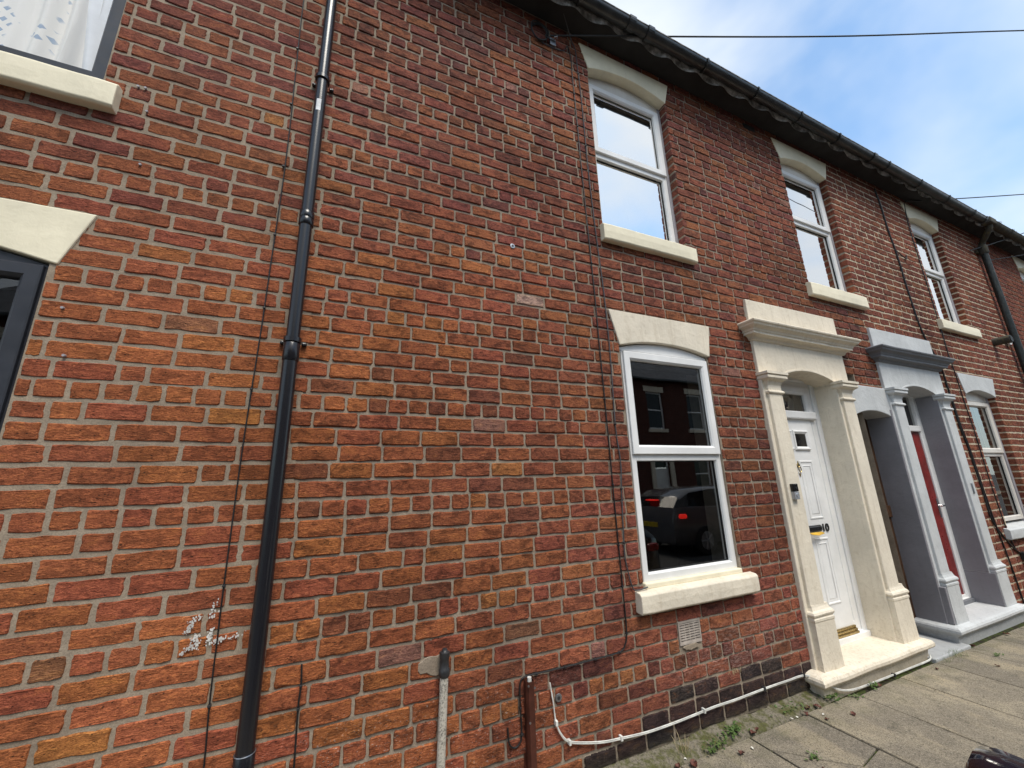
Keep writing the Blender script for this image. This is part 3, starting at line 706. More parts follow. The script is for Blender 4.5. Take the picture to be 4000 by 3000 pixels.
# ------------------------------------------------------------------ door surrounds
def surround(h, dx, mat, cmat, capmat):
    X = lambda v: v + dx
    sur = prism('door_surround', [(X(3.475), 2.50), (X(3.76), 2.50), (X(3.76), 2.535)] + arc(X(3.76), X(4.645), 2.535, 0.085)[1:-1] + [(X(4.645), 2.535), (X(4.645), 2.50), (X(4.905), 2.50), (X(4.905), 2.90), (X(3.475), 2.90)], -0.03, 0.24, mat, houses[h], 0.006)
    prism('arch_trim', [(X(3.735), 2.532)] + arc(X(3.735), X(4.66), 2.535, 0.105)[1:-1] + [(X(4.66), 2.532), (X(4.645), 2.532)] + arc(X(3.76), X(4.645), 2.533, 0.086)[::-1][1:-1] + [(X(3.76), 2.532)], -0.039, -0.02, mat, sur, 0.003)
    prism('parapet_slab', [(X(3.475), 2.98), (X(4.91), 2.98), (X(4.91), 3.29), (X(3.475), 3.285)], -0.03, 0.02, mat, sur, 0.006)
    umould('cornice', X(3.47), X(4.915), 0.03, [(0, 2.862), (0.012, 2.864), (0.02, 2.874), (0.022, 2.884), (0.036, 2.896), (0.052, 2.902), (0.07, 2.904), (0.07, 2.925), (0.078, 2.93), (0.082, 2.944), (0.094, 2.956), (0.112, 2.966), (0.118, 2.972), (0.122, 2.985), (0.134, 2.995), (0.138, 3.008), (0.13, 3.018), (0.0, 3.055)], cmat, sur, 0.01, True, 0.004)
    for i, (a, b, ra, rbx, ba, bb) in enumerate(((3.475, 3.742, 3.515, 3.70, 3.50, 3.752), (4.636, 4.905, 4.665, 4.85, 4.652, 4.912))):
        p = box('pilaster', X(a), X(b), -0.036, 0.24, 0.158, 2.51, mat, sur, 0.008)
        box('shaft', X(ra), X(rbx), -0.060, -0.03, 0.55, 2.45, mat, sur, 0.007)
        c = umould('capital', X(ra) + 0.005, X(rbx) - 0.005, 0.055, [(0.0, 2.345), (0.012, 2.348), (0.02, 2.358), (0.02, 2.368), (0.012, 2.378), (0.004, 2.382), (0.004, 2.425), (0.010, 2.44), (0.018, 2.462), (0.036, 2.474), (0.044, 2.478), (0.052, 2.488), (0.052, 2.508), (0.044, 2.516), (0.06, 2.522), (0.06, 2.545), (0.0, 2.55)], capmat or mat, sur, 0.0, True, 0.0015)
        umould('plinth', X(ba), X(bb), 0.080, [(0.004, 0.16), (0.0, 0.30), (0.0, 0.495), (0.004, 0.505), (0.004, 0.52), (-0.004, 0.53), (0.006, 0.54), (0.010, 0.553), (0.004, 0.567), (-0.008, 0.578), (-0.016, 0.60), (-0.018, 0.615)], mat, sur, 0.0, True, 0.004)
    st = umould('doorstep', X(3.47), X(4.915), 0.045, [(0.052, -0.03), (0.050, 0.05), (0.054, 0.075), (0.07, 0.088), (0.078, 0.096), (0.090, 0.100), (0.097, 0.112), (0.097, 0.132), (0.088, 0.148), (0.07, 0.157), (0.04, 0.162), (-0.02, 0.165)], mat, houses[h], 0.25, True, 0.006)
    return sur
surB = surround('B', 0.0, 'cream', 'cream', None)
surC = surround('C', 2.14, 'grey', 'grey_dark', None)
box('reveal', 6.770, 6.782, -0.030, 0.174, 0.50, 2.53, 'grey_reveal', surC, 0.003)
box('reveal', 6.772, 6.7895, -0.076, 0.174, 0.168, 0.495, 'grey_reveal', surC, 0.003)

# white door of number 10
def panel(name, x0, x1, z0, z1, y, mat, par):
    return ring(name, x0, x1, z0, z1, [(0, y + 0.001), (0.006, y - 0.006), (0.016, y - 0.006), (0.026, y + 0.006), (0.032, y + 0.006), (0.052, y - 0.004), (0.053, y - 0.004)], mat, par)
def front_door():
    H = houses['B']; y = 0.175
    fr = ring('door_frame', 3.738, 4.64, 0.158, 2.64, [(0, y + 0.06), (0, y - 0.004), (0.05, y - 0.004), (0.062, y + 0.004), (0.062, y + 0.014), (0.135, y + 0.014), (0.145, y + 0.022), (0.147, y + 0.05)], 'upvc', H)
    fl = ring('fanlight_frame', 3.80, 4.545, 2.17, 2.52, [(0, y + 0.03), (0, y + 0.004), (0.055, y + 0.004), (0.075, y + 0.018), (0.078, y + 0.04)], 'upvc', fr)
    box('transom', 3.79, 4.55, y - 0.022, y + 0.03, 2.178, 2.258, 'upvc', fr, 0.012)
    mk('glass_pane', [(3.87, y + 0.036, 2.24), (4.47, y + 0.036, 2.24), (4.47, y + 0.036, 2.45), (3.87, y + 0.036, 2.45)], [(0, 1, 2, 3)], 'glassL', fr)
    box('fanlight_back', 3.85, 4.5, y + 0.15, y + 0.16, 2.2, 2.5, 'jamb', fr, 0)
    dr = box('door', 3.772, 4.482, y + 0.010, y + 0.055, 0.215, 2.178, 'upvc', H, 0.004); dr['label'] = 'white panelled front door with number 10'
    yl = y + 0.010
    for cx in (4.253, 3.997):
        wn = ring('door_light', cx - 0.121, cx + 0.121, 1.863, 2.062, [(0, yl), (0.004, yl - 0.014), (0.014, yl - 0.018), (0.028, yl - 0.010), (0.036, yl - 0.004), (0.038, yl + 0.006)], 'upvc', dr)
        mk('glass_pane', [(cx - 0.085, yl - 0.001, 1.9), (cx + 0.085, yl - 0.001, 1.9), (cx + 0.085, yl - 0.001, 2.025), (cx - 0.085, yl - 0.001, 2.025)], [(0, 1, 2, 3)], 'gloss_black', dr)
        panel('door_panel', cx - 0.105, cx + 0.105, 1.21, 1.762, yl, 'upvc', dr); panel('door_panel', cx - 0.105, cx + 0.105, 0.47, 1.042, yl, 'upvc', dr)
    lp = box('letter_plate', 3.985, 4.272, yl - 0.014, yl + 0.002, 1.098, 1.158, 'gloss_black', dr, 0.006)
    box('letter_flap', 4.0, 4.262, yl - 0.026, yl - 0.013, 1.106, 1.150, 'gloss_black', dr, 0.008)
    kn = tube('knocker', [(4.125 + 0.017 * math.sin(a), yl - 0.014, 1.678 - 0.028 * math.cos(a)) for a in [i * math.pi * 2 / 16 for i in range(17)]], 0.0042, 'brass', dr, 6)
    disc('knocker_plate', (4.125, yl + 0.002, 1.715), (0, -1, 0), 0.022, 0.012, 'brass', dr, 12, 0.004)
    tube('knocker_finial', [(4.125, yl - 0.006, 1.725), (4.125, yl - 0.006, 1.76)], 0.006, 'brass', dr, 6, True, [0.008, 0.002])
    tube('knocker_finial', [(4.125, yl - 0.006, 1.64), (4.125, yl - 0.006, 1.605)], 0.006, 'brass', dr, 6, True, [0.008, 0.002])
    for i, (z0, z1, p) in enumerate(((0.212, 0.232, 0.034), (0.232, 0.252, 0.024), (0.252, 0.272, 0.014))):
        box('weather_bar', 3.775, 4.48, yl - p, yl + 0.004, z0, z1, 'brass', dr, 0.004)
    box('threshold', 3.745, 4.635, y - 0.03, y + 0.05, 0.160, 0.211, 'upvc', H, 0.006)
    cu = bpy.data.curves.new('door_number', 'FONT'); cu.body = '10'; cu.size = 0.098; cu.extrude = 0.003; cu.offset = 0.0014; cu.align_x = 'LEFT'
    to = bpy.data.objects.new('tmp', cu); COL.objects.link(to); bpy.context.view_layer.update()
    me = bpy.data.meshes.new_from_object(to.evaluated_get(bpy.context.evaluated_depsgraph_get())); bpy.data.objects.remove(to)
    me.materials.clear(); me.name = 'door_number'
    o = link('door_number', me, dr, 'rubber'); o.location = (4.284, yl - 0.006, 1.094); o.rotation_euler = (math.radians(90), 0, 0); o.scale = (1.2, 1, 1)
front_door()
env = mk('envelope', [(4.03, 0.150, 1.098), (4.225, 0.150, 1.098), (4.232, 0.132, 1.086), (4.13, 0.122, 1.076), (4.05, 0.132, 1.085)] + [(4.03, 0.150, 1.101), (4.225, 0.150, 1.101), (4.232, 0.132, 1.089), (4.13, 0.122, 1.079), (4.05, 0.132, 1.088)],
         [(4, 3, 2, 1, 0), (5, 6, 7, 8, 9)] + [(i, (i + 1) % 5, 5 + (i + 1) % 5, 5 + i) for i in range(5)], 'yellow_paper')
tag(env, 'yellow envelope poking out under the letter plate of the white door', 'envelope')
# red door
def red_door():
    H = houses['C']; y = 0.175; X = 2.14
    fr = ring('door_frame', 3.738 + X, 4.64 + X, 0.158, 2.64, [(0, y + 0.06), (0, y - 0.004), (0.05, y - 0.004), (0.06, y + 0.006), (0.085, y + 0.01), (0.09, y + 0.05)], 'upvc', H)
    box('transom', 3.80 + X, 4.57 + X, y - 0.012, y + 0.03, 2.105, 2.178, 'upvc', fr, 0.010)
    mk('glass_pane', [(3.80 + X, y + 0.03, 2.17), (4.56 + X, y + 0.03, 2.17), (4.56 + X, y + 0.03, 2.55), (3.80 + X, y + 0.03, 2.55)], [(0, 1, 2, 3)], 'glassL', fr)
    dr = box('door', 3.81 + X, 4.552 + X, y + 0.02, y + 0.06, 0.20, 2.11, 'red_door', H, 0.004); dr['label'] = 'dark red front door'
    for z0, z1 in ((0.36, 1.0), (1.2, 1.95)):
        for cx in (6.13, 6.52): ring('door_panel', cx - 0.13, cx + 0.13, z0, z1, [(0, y + 0.019), (0.02, y + 0.030), (0.03, y + 0.030), (0.05, y + 0.02), (0.052, y + 0.02)], 'red_door', dr)
    hp = box('handle_plate', 6.64, 6.672, y + 0.010, y + 0.021, 1.08, 1.30, 'chrome', dr, 0.004)
    tube('handle', [(6.656, y + 0.01, 1.22), (6.656, y - 0.035, 1.22), (6.645, y - 0.045, 1.22), (6.57, y - 0.045, 1.218)], 0.009, 'chrome', dr, 8)
    box('threshold', 3.745 + X, 4.635 + X, y - 0.03, y + 0.05, 0.160, 0.205, 'grey_dark', H, 0.006)
red_door()
# passage between the doors
H = houses['C']
prism('passage_lintel', [(4.90, 2.215)] + arc(4.90, 5.62, 2.215, 0.06)[1:-1] + [(5.62, 2.212), (5.62, 2.545), (4.90, 2.55)], -0.026, 0.22, 'grey', H, 0.008)
pd = box('passage_door', 4.86, 5.66, 0.215, 0.26, 0.0, 2.4, 'wood', H, 0); pd['label'] = 'brown boarded passage door'
for i in range(7): box('plank', 4.865 + i * 0.112, 4.865 + i * 0.112 + 0.105, 0.203, 0.216, 0.01, 2.39, 'wood', pd, 0.003)
box('door_ledge', 4.87, 5.64, 0.185, 0.203, 1.15, 1.27, 'wood', pd, 0.004)
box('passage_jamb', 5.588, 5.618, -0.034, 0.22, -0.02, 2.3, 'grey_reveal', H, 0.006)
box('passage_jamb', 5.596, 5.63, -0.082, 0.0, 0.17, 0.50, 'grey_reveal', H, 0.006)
box('passage_floor', 4.93, 5.60, -0.155, 0.22, -0.05, 0.022, 'grey', H, 0.01)
# hook on the grey pilaster
hk = box('wall_hook', 6.885, 6.905, -0.072, -0.06, 1.35, 1.47, 'steel', None, 0.003); tag(hk, 'small metal latch plate on the right grey pilaster', 'hook')

# ------------------------------------------------------------------ eaves, gutters, roofs
for k, a, b in (('A', XA, XB), ('B', XB, XC), ('C', XC, XD), ('D', XD, XE)):
    z = EAVE((a + b) / 2)
    v = [(a, 0.02, EAVE(a)), (b, 0.02, EAVE(b)), (b, -0.215, EAVE(b) + 0.004), (a, -0.215, EAVE(a) + 0.004)]; v += [(x, y, zz + 0.02) for x, y, zz in v]
    mk('soffit', v, [(0, 1, 2, 3), (7, 6, 5, 4), (0, 4, 5, 1), (1, 5, 6, 2), (2, 6, 7, 3), (3, 7, 4, 0)], 'soffit', houses[k])
    # wavy eaves sheet hanging behind the gutter
    nx = int((b - a) / 0.02); vs = []; fs = []
    for i in range(nx + 1):
        x = a + (b - a) * i / nx; u = 2 * math.pi * (x - 1.60) / 0.372
        s_ = math.sin(u) + 0.25 * math.sin(2 * u + 1) + 0.3 * noise.noise((x * 1.3, 4, 2))
        zb = EAVE(x) - 0.050 + 0.014 * s_; yb = -0.196 - 0.016 * math.cos(u)
        vs += [(x, yb, zb), (x, yb - 0.003, zb - 0.004), (x, yb - 0.016, zb + 0.03), (x, -0.222, EAVE(x) + 0.03), (x, -0.205, EAVE(x) + 0.03)]
    for i in range(nx):
        for j in range(5): p = i * 5 + j; q = i * 5 + (j + 1) % 5; fs.append((p, q, q + 5, p + 5))
    ev = mk('eaves_sheet', vs, fs, 'lead', houses[k], True)
    x = 1.60 + 0.372 * math.ceil((a - 1.60) / 0.372)
    while x < b:
        disc('nail', (x + 0.02, -0.212, EAVE(x) - 0.025), (0, -1, -0.3), 0.009, 0.006, 'rubber', ev, 8); x += 0.372
    zr = z + 0.05
    mk('roof', [(a, -0.24, EAVE(a) + 0.06), (b, -0.24, EAVE(b) + 0.06), (b, 4.2, 8.9), (a, 4.2, 8.9), (b, 8.6, 5.8), (a, 8.6, 5.8)], [(0, 1, 2, 3), (3, 2, 4, 5)], 'slate', houses[k])
    mk('rear_wall', [(a, 8.4, -0.3), (b, 8.4, -0.3), (b, 8.4, 5.9), (a, 8.4, 5.9)], [(0, 1, 2, 3)], 'far_brick', houses[k])
mk('gable_wall', [(XA, 0, -0.3), (XA, 8.4, -0.3), (XA, 8.4, 5.9), (XA, 4.2, 8.8), (XA, 0, 5.9)], [(0, 1, 2, 3, 4)], 'far_brick', houses['A'])
mk('gable_wall', [(XE, 0, -0.3), (XE, 8.4, -0.3), (XE, 8.4, 5.9), (XE, 4.2, 8.8), (XE, 0, 5.9)], [(0, 4, 3, 2, 1)], 'far_brick', houses['D'])

def gutter_run(name, x0, x1, mat, label, zf, r=0.058, brackets=(), sag=0.0):
    root = empty(name, (x0, -0.262, zf(x0)), label, 'gutter')
    n = 40; sg = 10; vs = []; fs = []
    for i in range(n + 1):
        x = x0 + (x1 - x0) * i / n; z = zf(x) + sag * noise.noise((x * 0.9, 3, 1))
        for rr in (r, r - 0.004):
            for k in range(sg + 1):
                a = math.pi + math.pi * k / sg; vs.append((x - x0, rr * math.cos(a), z - zf(x0) + rr * math.sin(a)))
    W = 2 * (sg + 1)
    for i in range(n):
        for k in range(sg): a = i * W + k; fs.append((a, a + 1, a + W + 1, a + W)); a += sg + 1; fs.append((a + W, a + W + 1, a + 1, a))
        for e in (0, sg): a = i * W + e; fs.append((a, a + W, a + W + sg + 1, a + sg + 1))
    for e in (0, n * W):
        for k in range(sg): fs.append((e + k, e + k + 1, e + sg + 2 + k, e + sg + 1 + k))
    mk('trough', vs, fs, mat, root, True)
    # rolled lip; pale colour on the black gutter stands for its sky highlight
    tube('lip', [(x - x0, -r + 0.001, zf(x) - zf(x0) + 0.002) for x in [x0 + (x1 - x0) * i / 12 for i in range(13)]], 0.0065, 'lead' if mat == 'gutter' else mat, root, 6)
    for bx in brackets:
        pts = []
        for k in range(13):
            a = math.pi * 0.98 + math.pi * 1.04 * k / 12; pts.append(((r + 0.006) * math.cos(a), (r + 0.006) * math.sin(a)))
        vs = []; fs = []; hw = 0.011 if bx > 0 else 0.036; X = abs(bx)
        for y_, z_ in pts: vs += [(X - hw - x0, y_, z_ + zf(X) - zf(x0)), (X + hw - x0, y_, z_ + zf(X) - zf(x0))]
        # clip over the lip and strap to the fascia
        for k in range(12): fs.append((2 * k, 2 * k + 1, 2 * k + 3, 2 * k + 2))
        b = mk('bracket', vs, fs, mat, root)
        sm = b.modifiers.new('thickness', 'SOLIDIFY'); sm.thickness = 0.006; sm.offset = 1
        box('bracket_clip', X - hw - x0, X + hw - x0, -r - 0.010, -r + 0.012, zf(X) - zf(x0) - 0.006, zf(X) - zf(x0) + 0.014, mat, root, 0.002)
    return root
zg = lambda x: 5.768 - 0.0118 * (x - 2.5)
gutter_run('gutter', XA, 9.64, 'gutter', 'long black half round gutter along the eaves of the nearer houses', zg, 0.058, (-2.2, -1.4, -0.6, 0.15, 0.9, 1.65, -2.42, 3.16, 3.93, 4.69, 5.45, -6.25, 6.60, 7.46, 8.30, 9.17, 9.58))
zg2 = lambda x: 5.70 - 0.004 * (x - 9.7)
gutter_run('gutter', 9.78, XE, 'moss_iron', 'rusty mossy gutter on the farthest house', zg2, 0.062, (10.6, 11.5, 12.4, 13.3), 0.02)
# moss growing along the old gutter
def moss_lump(cx, cz, seed):
    r = random.Random(seed); vs = []; fs = []
    for i in range(46):
        x, y, z = cx + r.gauss(0, 0.05), -0.30 + r.gauss(0, 0.02), cz + abs(r.gauss(0, 0.02)); a = r.uniform(0, 6.28); s_ = r.uniform(0.008, 0.02); b = len(vs)
        vs += [(x, y, z), (x + s_ * math.cos(a), y + s_ * math.sin(a), z + s_ * 0.6), (x + s_ * math.cos(a + 1), y + s_ * math.sin(a + 1), z + s_)]; fs.append((b, b + 1, b + 2))
    o = mk('moss', vs, fs, 'dry'); return o
for i, (cx, wh) in enumerate(((10.15, 'nearest the outlet box'), (10.75, 'midway along'), (11.4, 'farthest along'))):
    tag(moss_lump(cx, zg2(cx) + 0.0, 50 + i), 'tuft of dry moss on the rusty gutter, ' + wh, 'moss', 'moss on the old gutter')

# ------------------------------------------------------------------ downpipes
def downpipe_main():
    r = empty('downpipe', (-0.268, -0.07, 0), 'glossy black round downpipe running down the wall beside the left house', 'downpipe')
    def seg(name, z0, z1, rad, mat='black_pvc'):
        return tube(name, [(0, 0, z0), (0, 0, z1)], rad, mat, r, 24)
    seg('pipe', 2.36, 5.75, 0.0325); seg('pipe', 0.0, 2.37, 0.0345)
    for z in (4.13, 2.385, 0.36):
        tube('bracket_ring', [(0, 0, z - 0.014), (0, 0, z - 0.012), (0, 0, z + 0.012), (0, 0, z + 0.014)], 0.04, 'black_pvc', r, 24, True, [0.036, 0.042, 0.042, 0.036])
        for s_ in (-1, 1):
            l = box('bracket_lug', s_ * 0.05 - 0.013, s_ * 0.05 + 0.013, 0.045, 0.068, z - 0.010, z + 0.010, 'black_pvc', r, 0.006)
            disc('screw', (s_ * 0.055, 0.046, z), (0, -1, 0), 0.005, 0.004, 'clip', r, 8)
    for z in (3.138, 3.10): tube('socket', [(0, 0, z - 0.03), (0, 0, z - 0.026), (0, 0, z + 0.018), (0, 0, z + 0.022)], 0.037, 'black_pvc', r, 24, True, [0.034, 0.038, 0.038, 0.034])
    tube('socket', [(0, 0, 2.27), (0, 0, 2.275), (0, 0, 2.365), (0, 0, 2.372)], 0.037, 'black_pvc', r, 24, True, [0.035, 0.0385, 0.0385, 0.034])
    tube('socket', [(0, 0, 0.44), (0, 0, 0.445), (0, 0, 0.585), (0, 0, 0.59)], 0.038, 'black_pvc', r, 24, True, [0.036, 0.0385, 0.0385, 0.035])
    tube('joint_ring', [(0.0375 * math.cos(a), 0.0375 * math.sin(a), 0.592) for a in [2 * math.pi * i / 20 for i in range(21)]], 0.0022, 'steel', r, 5)
    vs = []; fs = []
    for z in (3.86, 3.945):
        for k in range(6): a = math.radians(-118 + k * 9); vs.append((0.0331 * math.cos(a), 0.0331 * math.sin(a), z))
    for k in range(5): fs.append((k, k + 1, k + 7, k + 6))
    mk('sticker', vs, fs, 'sticker', r)
downpipe_main()
def downpipe_far():
    r = empty('downpipe', (9.97, -0.075, 0), 'worn black iron downpipe with swan neck between the two farthest houses', 'downpipe')
    tube('pipe', [(0, 0, 0), (0, 0, 5.36)], 0.045, 'iron', r, 16)
    tube('socket', [(0, 0, 5.22), (0, 0, 5.24), (0, 0, 5.37), (0, 0, 5.39)], 0.06, 'moss_iron', r, 16, True, [0.048, 0.062, 0.062, 0.05])
    for s_ in (-1, 1): box('bracket_lug', s_ * 0.08 - 0.03, s_ * 0.08 + 0.03, 0.04, 0.075, 5.25, 5.31, 'moss_iron', r, 0.008)
    tube('swan_neck', smooth_path([(0, 0, 5.38), (-0.02, -0.03, 5.44), (-0.12, -0.13, 5.52), (-0.16, -0.18, 5.58), (-0.16, -0.187, 5.66)], 4), 0.042, 'moss_iron', r, 12)
    box('outlet_box', -0.30, -0.05, -0.26, -0.13, 5.62, 5.73, 'moss_iron', r, 0.02)
downpipe_far()
# short service pipes
r = empty('service_pipe', (0.567, -0.04, 0), 'mildewed white pipe with black cap rising from the pavement', 'pipe')
tube('pipe', [(-0.02, 0, 0), (-0.012, 0, 0.3), (0.0, 0, 0.70)], 0.0215, 'mildew', r, 14)
tube('cap', [(0, 0, 0.69), (0, 0, 0.70), (0, 0, 0.725), (0, 0, 0.73), (0, 0, 0.77), (0, 0, 0.775), (0.001, 0, 0.80), (0.001, 0, 0.805), (0.001, 0, 0.815)], 0.024, 'clip', r, 12, True, [0.024, 0.028, 0.028, 0.023, 0.023, 0.026, 0.026, 0.015, 0.012])
r = empty('conduit', (1.047, -0.022, 0), 'dark brown metal conduit fixed low on the wall', 'conduit')
vs = []; fs = []
prof = [(-0.045, 0.02), (-0.03, 0.02), (-0.03, -0.012), (-0.02, -0.03), (0.02, -0.03), (0.03, -0.012), (0.03, 0.02), (0.045, 0.02)]
for z in (0.0, 0.578): vs += [(x * 0.75, y, z) for x, y in prof]
for k in range(7): fs.append((k, k + 1, k + 9, k + 8))
cv = mk('cover', vs, fs, 'brown_pipe', r); sm = cv.modifiers.new('thickness', 'SOLIDIFY'); sm.thickness = 0.002
for x, z in ((-0.017, 0.56), (0.02, 0.545), (-0.014, 0.39)): disc('screw', (x, -0.029, z), (0, -1, 0), 0.006, 0.003, 'steel', r, 8)
tube('inner_tube', [(0, -0.008, 0.3), (0, -0.008, 0.592)], 0.012, 'cable_white', r, 8)

# ------------------------------------------------------------------ cables
def cable(name, pts, r, mat, label, clips=(), group=None, n=4, clipmat='clip', cat='cable', y0=-0.013):
    P = smooth_path([(x, -o if False else y0, z) if len((x, z)) == 2 else 0 for x, z in pts], n) if len(pts[0]) == 2 else smooth_path(pts, n)
    root = empty(name, tuple(P[0]), label, cat, group)
    q = [p - P[0] for p in P]
    tube('flex', [(v.x + 0.0012 * noise.noise((v.z * 9, v.x * 9, 1)), v.y, v.z) for v in q], r, mat, root, 6)
    for (x, z) in clips: box('clip', x - P[0].x - 0.006, x - P[0].x + 0.006, -r - 0.004 + (y0 - P[0].y), 0.010 + (y0 - P[0].y), z - P[0].z - 0.005, z - P[0].z + 0.005, clipmat, root, 0.002)
    return root
cable('cable', [(-0.439, 5.72), (-0.439, 4.806), (-0.428, 4.2), (-0.416, 3.574), (-0.42, 2.862), (-0.424, 2.376), (-0.433, 1.85), (-0.431, 1.234), (-0.425, 0.806), (-0.414, 0.547), (-0.41, 0.1)], 0.0035, 'cable',
      'thin black cable clipped straight down the wall left of the glossy downpipe', [(-0.436, 4.375), (-0.429, 3.93), (-0.424, 3.472), (-0.421, 3.014), (-0.423, 2.57), (-0.43, 2.126), (-0.431, 1.224), (-0.424, 0.765)])
cable('cable', [(-0.09, 0.856), (-0.085, 0.77), (-0.089, 0.682), (-0.084, 0.466), (-0.08, 0.05)], 0.0042, 'cable', 'short black cable coming out of the wall right of the downpipe foot', [(-0.088, 0.682), (-0.085, 0.77)])
cable('cable', [(1.35, 5.44), (1.482, 5.426), (1.609, 5.451), (1.665, 5.53), (1.69, 5.386), (1.69, 5.251), (1.694, 4.985), (1.7, 4.63), (1.702, 4.35), (1.712, 3.7), (1.725, 3.03), (1.728, 2.52), (1.735, 1.93), (1.738, 1.42), (1.742, 1.0), (1.745, 0.85), (1.743, 0.69), (1.722, 0.63), (1.675, 0.597), (1.495, 0.592), (1.285, 0.59), (1.10, 0.592), (1.025, 0.59), (0.997, 0.56), (0.995, 0.45), (1.0, 0.33), (0.98, 0.288), (0.949, 0.281), (0.925, 0.308), (0.919, 0.377)], 0.0046, 'cable',
      'black cable dropping beside the ground floor window and running low to the conduit', [(1.694, 4.985), (1.7, 4.63), (1.705, 4.1), (1.72, 3.3), (1.732, 2.2), (1.737, 1.6), (1.741, 1.21), (1.742, 0.96), (1.743, 0.69), (1.675, 0.597), (1.495, 0.592), (1.285, 0.59), (1.10, 0.592), (0.995, 0.45), (1.0, 0.33)])
cable('cable', [(1.50, -0.17, 5.82), (1.594, -0.10, 5.74), (1.70, -0.03, 5.60), (1.748, -0.014, 5.53), (1.756, -0.013, 5.30), (1.766, -0.013, 5.0), (1.77, -0.013, 4.6), (1.772, -0.013, 4.2), (1.79, -0.013, 3.6), (1.815, -0.013, 3.05), (1.82, -0.013, 2.55), (1.806, -0.013, 2.0), (1.822, -0.013, 1.76), (1.808, -0.013, 1.57), (1.786, -0.013, 1.22), (1.79, -0.013, 1.09), (1.822, -0.014, 0.945), (1.86, -0.02, 0.926), (1.94, -0.022, 0.934)], 0.0045, 'cable_grey',
      'grey cable from the eaves to the ground floor window sill corner', [(1.76, 5.25), (1.77, 4.45), (1.806, 2.02), (1.808, 1.57), (1.786, 1.22)])
# loop of spare cable with wall eye, and the overhead wires
lp = empty('cable_coil', (1.365, -0.02, 5.53), 'coil of spare black cable hung under the eaves', 'cable')
for i in range(3):
    tube('coil', [((0.075 + 0.006 * i) * math.cos(a), -0.006 * i - 0.006 * math.sin(a * 2 + i), (0.092 + 0.006 * i) * math.sin(a) + 0.004 * i) for a in [2 * math.pi * k / 24 for k in range(25)]], 0.0058, 'cable', lp, 6)
tube('coil_tie', [(0.02 * math.cos(a) + 0.07, -0.02 + 0.004 * math.sin(a), 0.02 * math.sin(a) - 0.04) for a in [2 * math.pi * k / 12 for k in range(13)]], 0.005, 'cable', lp, 6)
ey = empty('wall_bracket', (1.50, -0.02, 5.49), 'small angled steel bracket holding the overhead wire', 'bracket')
box('plate', -0.03, 0.03, -0.008, 0.02, -0.045, 0.035, 'steel', ey, 0.004); tube('hook', [(0, -0.005, 0), (0, -0.04, 0.005), (0.02, -0.05, 0.01), (0.03, -0.03, 0.01)], 0.005, 'steel', ey, 6)
tag(tube('overhead_wire', smooth_path([(1.46, -0.05, 5.50), (4.6, -0.74, 6.31), (7.8, -1.5, 7.17), (14.2, -2.95, 8.95), (24, -5.2, 11.8)], 8), 0.0075, 'cable'), 'long overhead wire crossing the sky from the house with the white door', 'wire')
tag(tube('overhead_wire', smooth_path([(7.665, -0.03, 5.63), (8.55, -0.21, 5.80), (10.45, -0.60, 6.176), (16.0, -1.74, 7.30)], 8), 0.008, 'cable'), 'overhead wire leaving the lintel above the third upper window', 'wire')
tag(tube('overhead_wire', smooth_path([(9.55, -0.03, 5.22), (10.4, -0.16, 5.51), (11.3, -0.30, 5.83), (15.0, -0.88, 7.15)], 6), 0.008, 'cable'), 'overhead wire passing in front of the worn iron downpipe', 'wire')
tag(tube('overhead_wire', smooth_path([(10.35, -0.03, 5.22), (11.2, -0.15, 5.42), (12.2, -0.29, 5.68), (15.5, -0.78, 6.6)], 6), 0.007, 'cable'), 'lowest overhead wire at the farthest house', 'wire')
# cables on house C
cable('cable', [(6.846, 5.62), (6.88, 5.33), (6.885, 4.92), (6.92, 4.63), (6.928, 4.33), (6.925, 4.05), (6.94, 3.77), (6.955, 3.54), (7.01, 3.33), (7.11, 3.145), (7.18, 3.0), (7.21, 2.9), (7.221, 2.696), (7.222, 2.4), (7.226, 2.115), (7.272, 1.905), (7.287, 1.6), (7.30, 1.297), (7.292, 1.07), (7.395, 0.905), (7.63, 0.697), (7.85, 0.58)], 0.009, 'cable',
      'thick black cable down the grey trimmed house beside its red door', [(6.885, 4.92), (6.928, 4.33), (6.94, 3.77)])
cable('cable', [(7.20, 2.75), (7.24, 2.5), (7.25, 2.2), (7.30, 1.9), (7.32, 1.55), (7.34, 1.25), (7.36, 1.0), (7.42, 0.6), (7.45, 0.3), (7.46, 0.05)], 0.008, 'cable', 'second black cable twisted with the thick one beside the grey pilaster', [(7.25, 2.2)])
cable('cable', [(7.665, 5.62), (7.61, 5.35), (7.58, 5.118), (7.572, 4.592), (7.574, 4.159), (7.566, 3.723), (7.56, 3.45), (7.545, 3.16), (7.57, 2.82), (7.575, 2.456), (7.592, 2.143), (7.59, 1.8), (7.582, 1.455), (7.6, 1.17), (7.623, 0.89), (7.694, 0.675), (7.85, 0.58)], 0.006, 'cable', 'thin black cable down the left side of the grey lintelled window', [(7.575, 4.6), (7.59, 1.8)])
cable('cable', [(6.93, 4.63), (7.05, 4.58), (7.18, 4.55), (7.2, 4.62)], 0.006, 'cable', 'short black cable branch halfway up the grey trimmed house', [])
jb = box('junction_box', 7.80, 7.92, -0.05, 0.0, 0.52, 0.62, 'cable', None, 0.01); tag(jb, 'black junction box below the grey window sill', 'box')
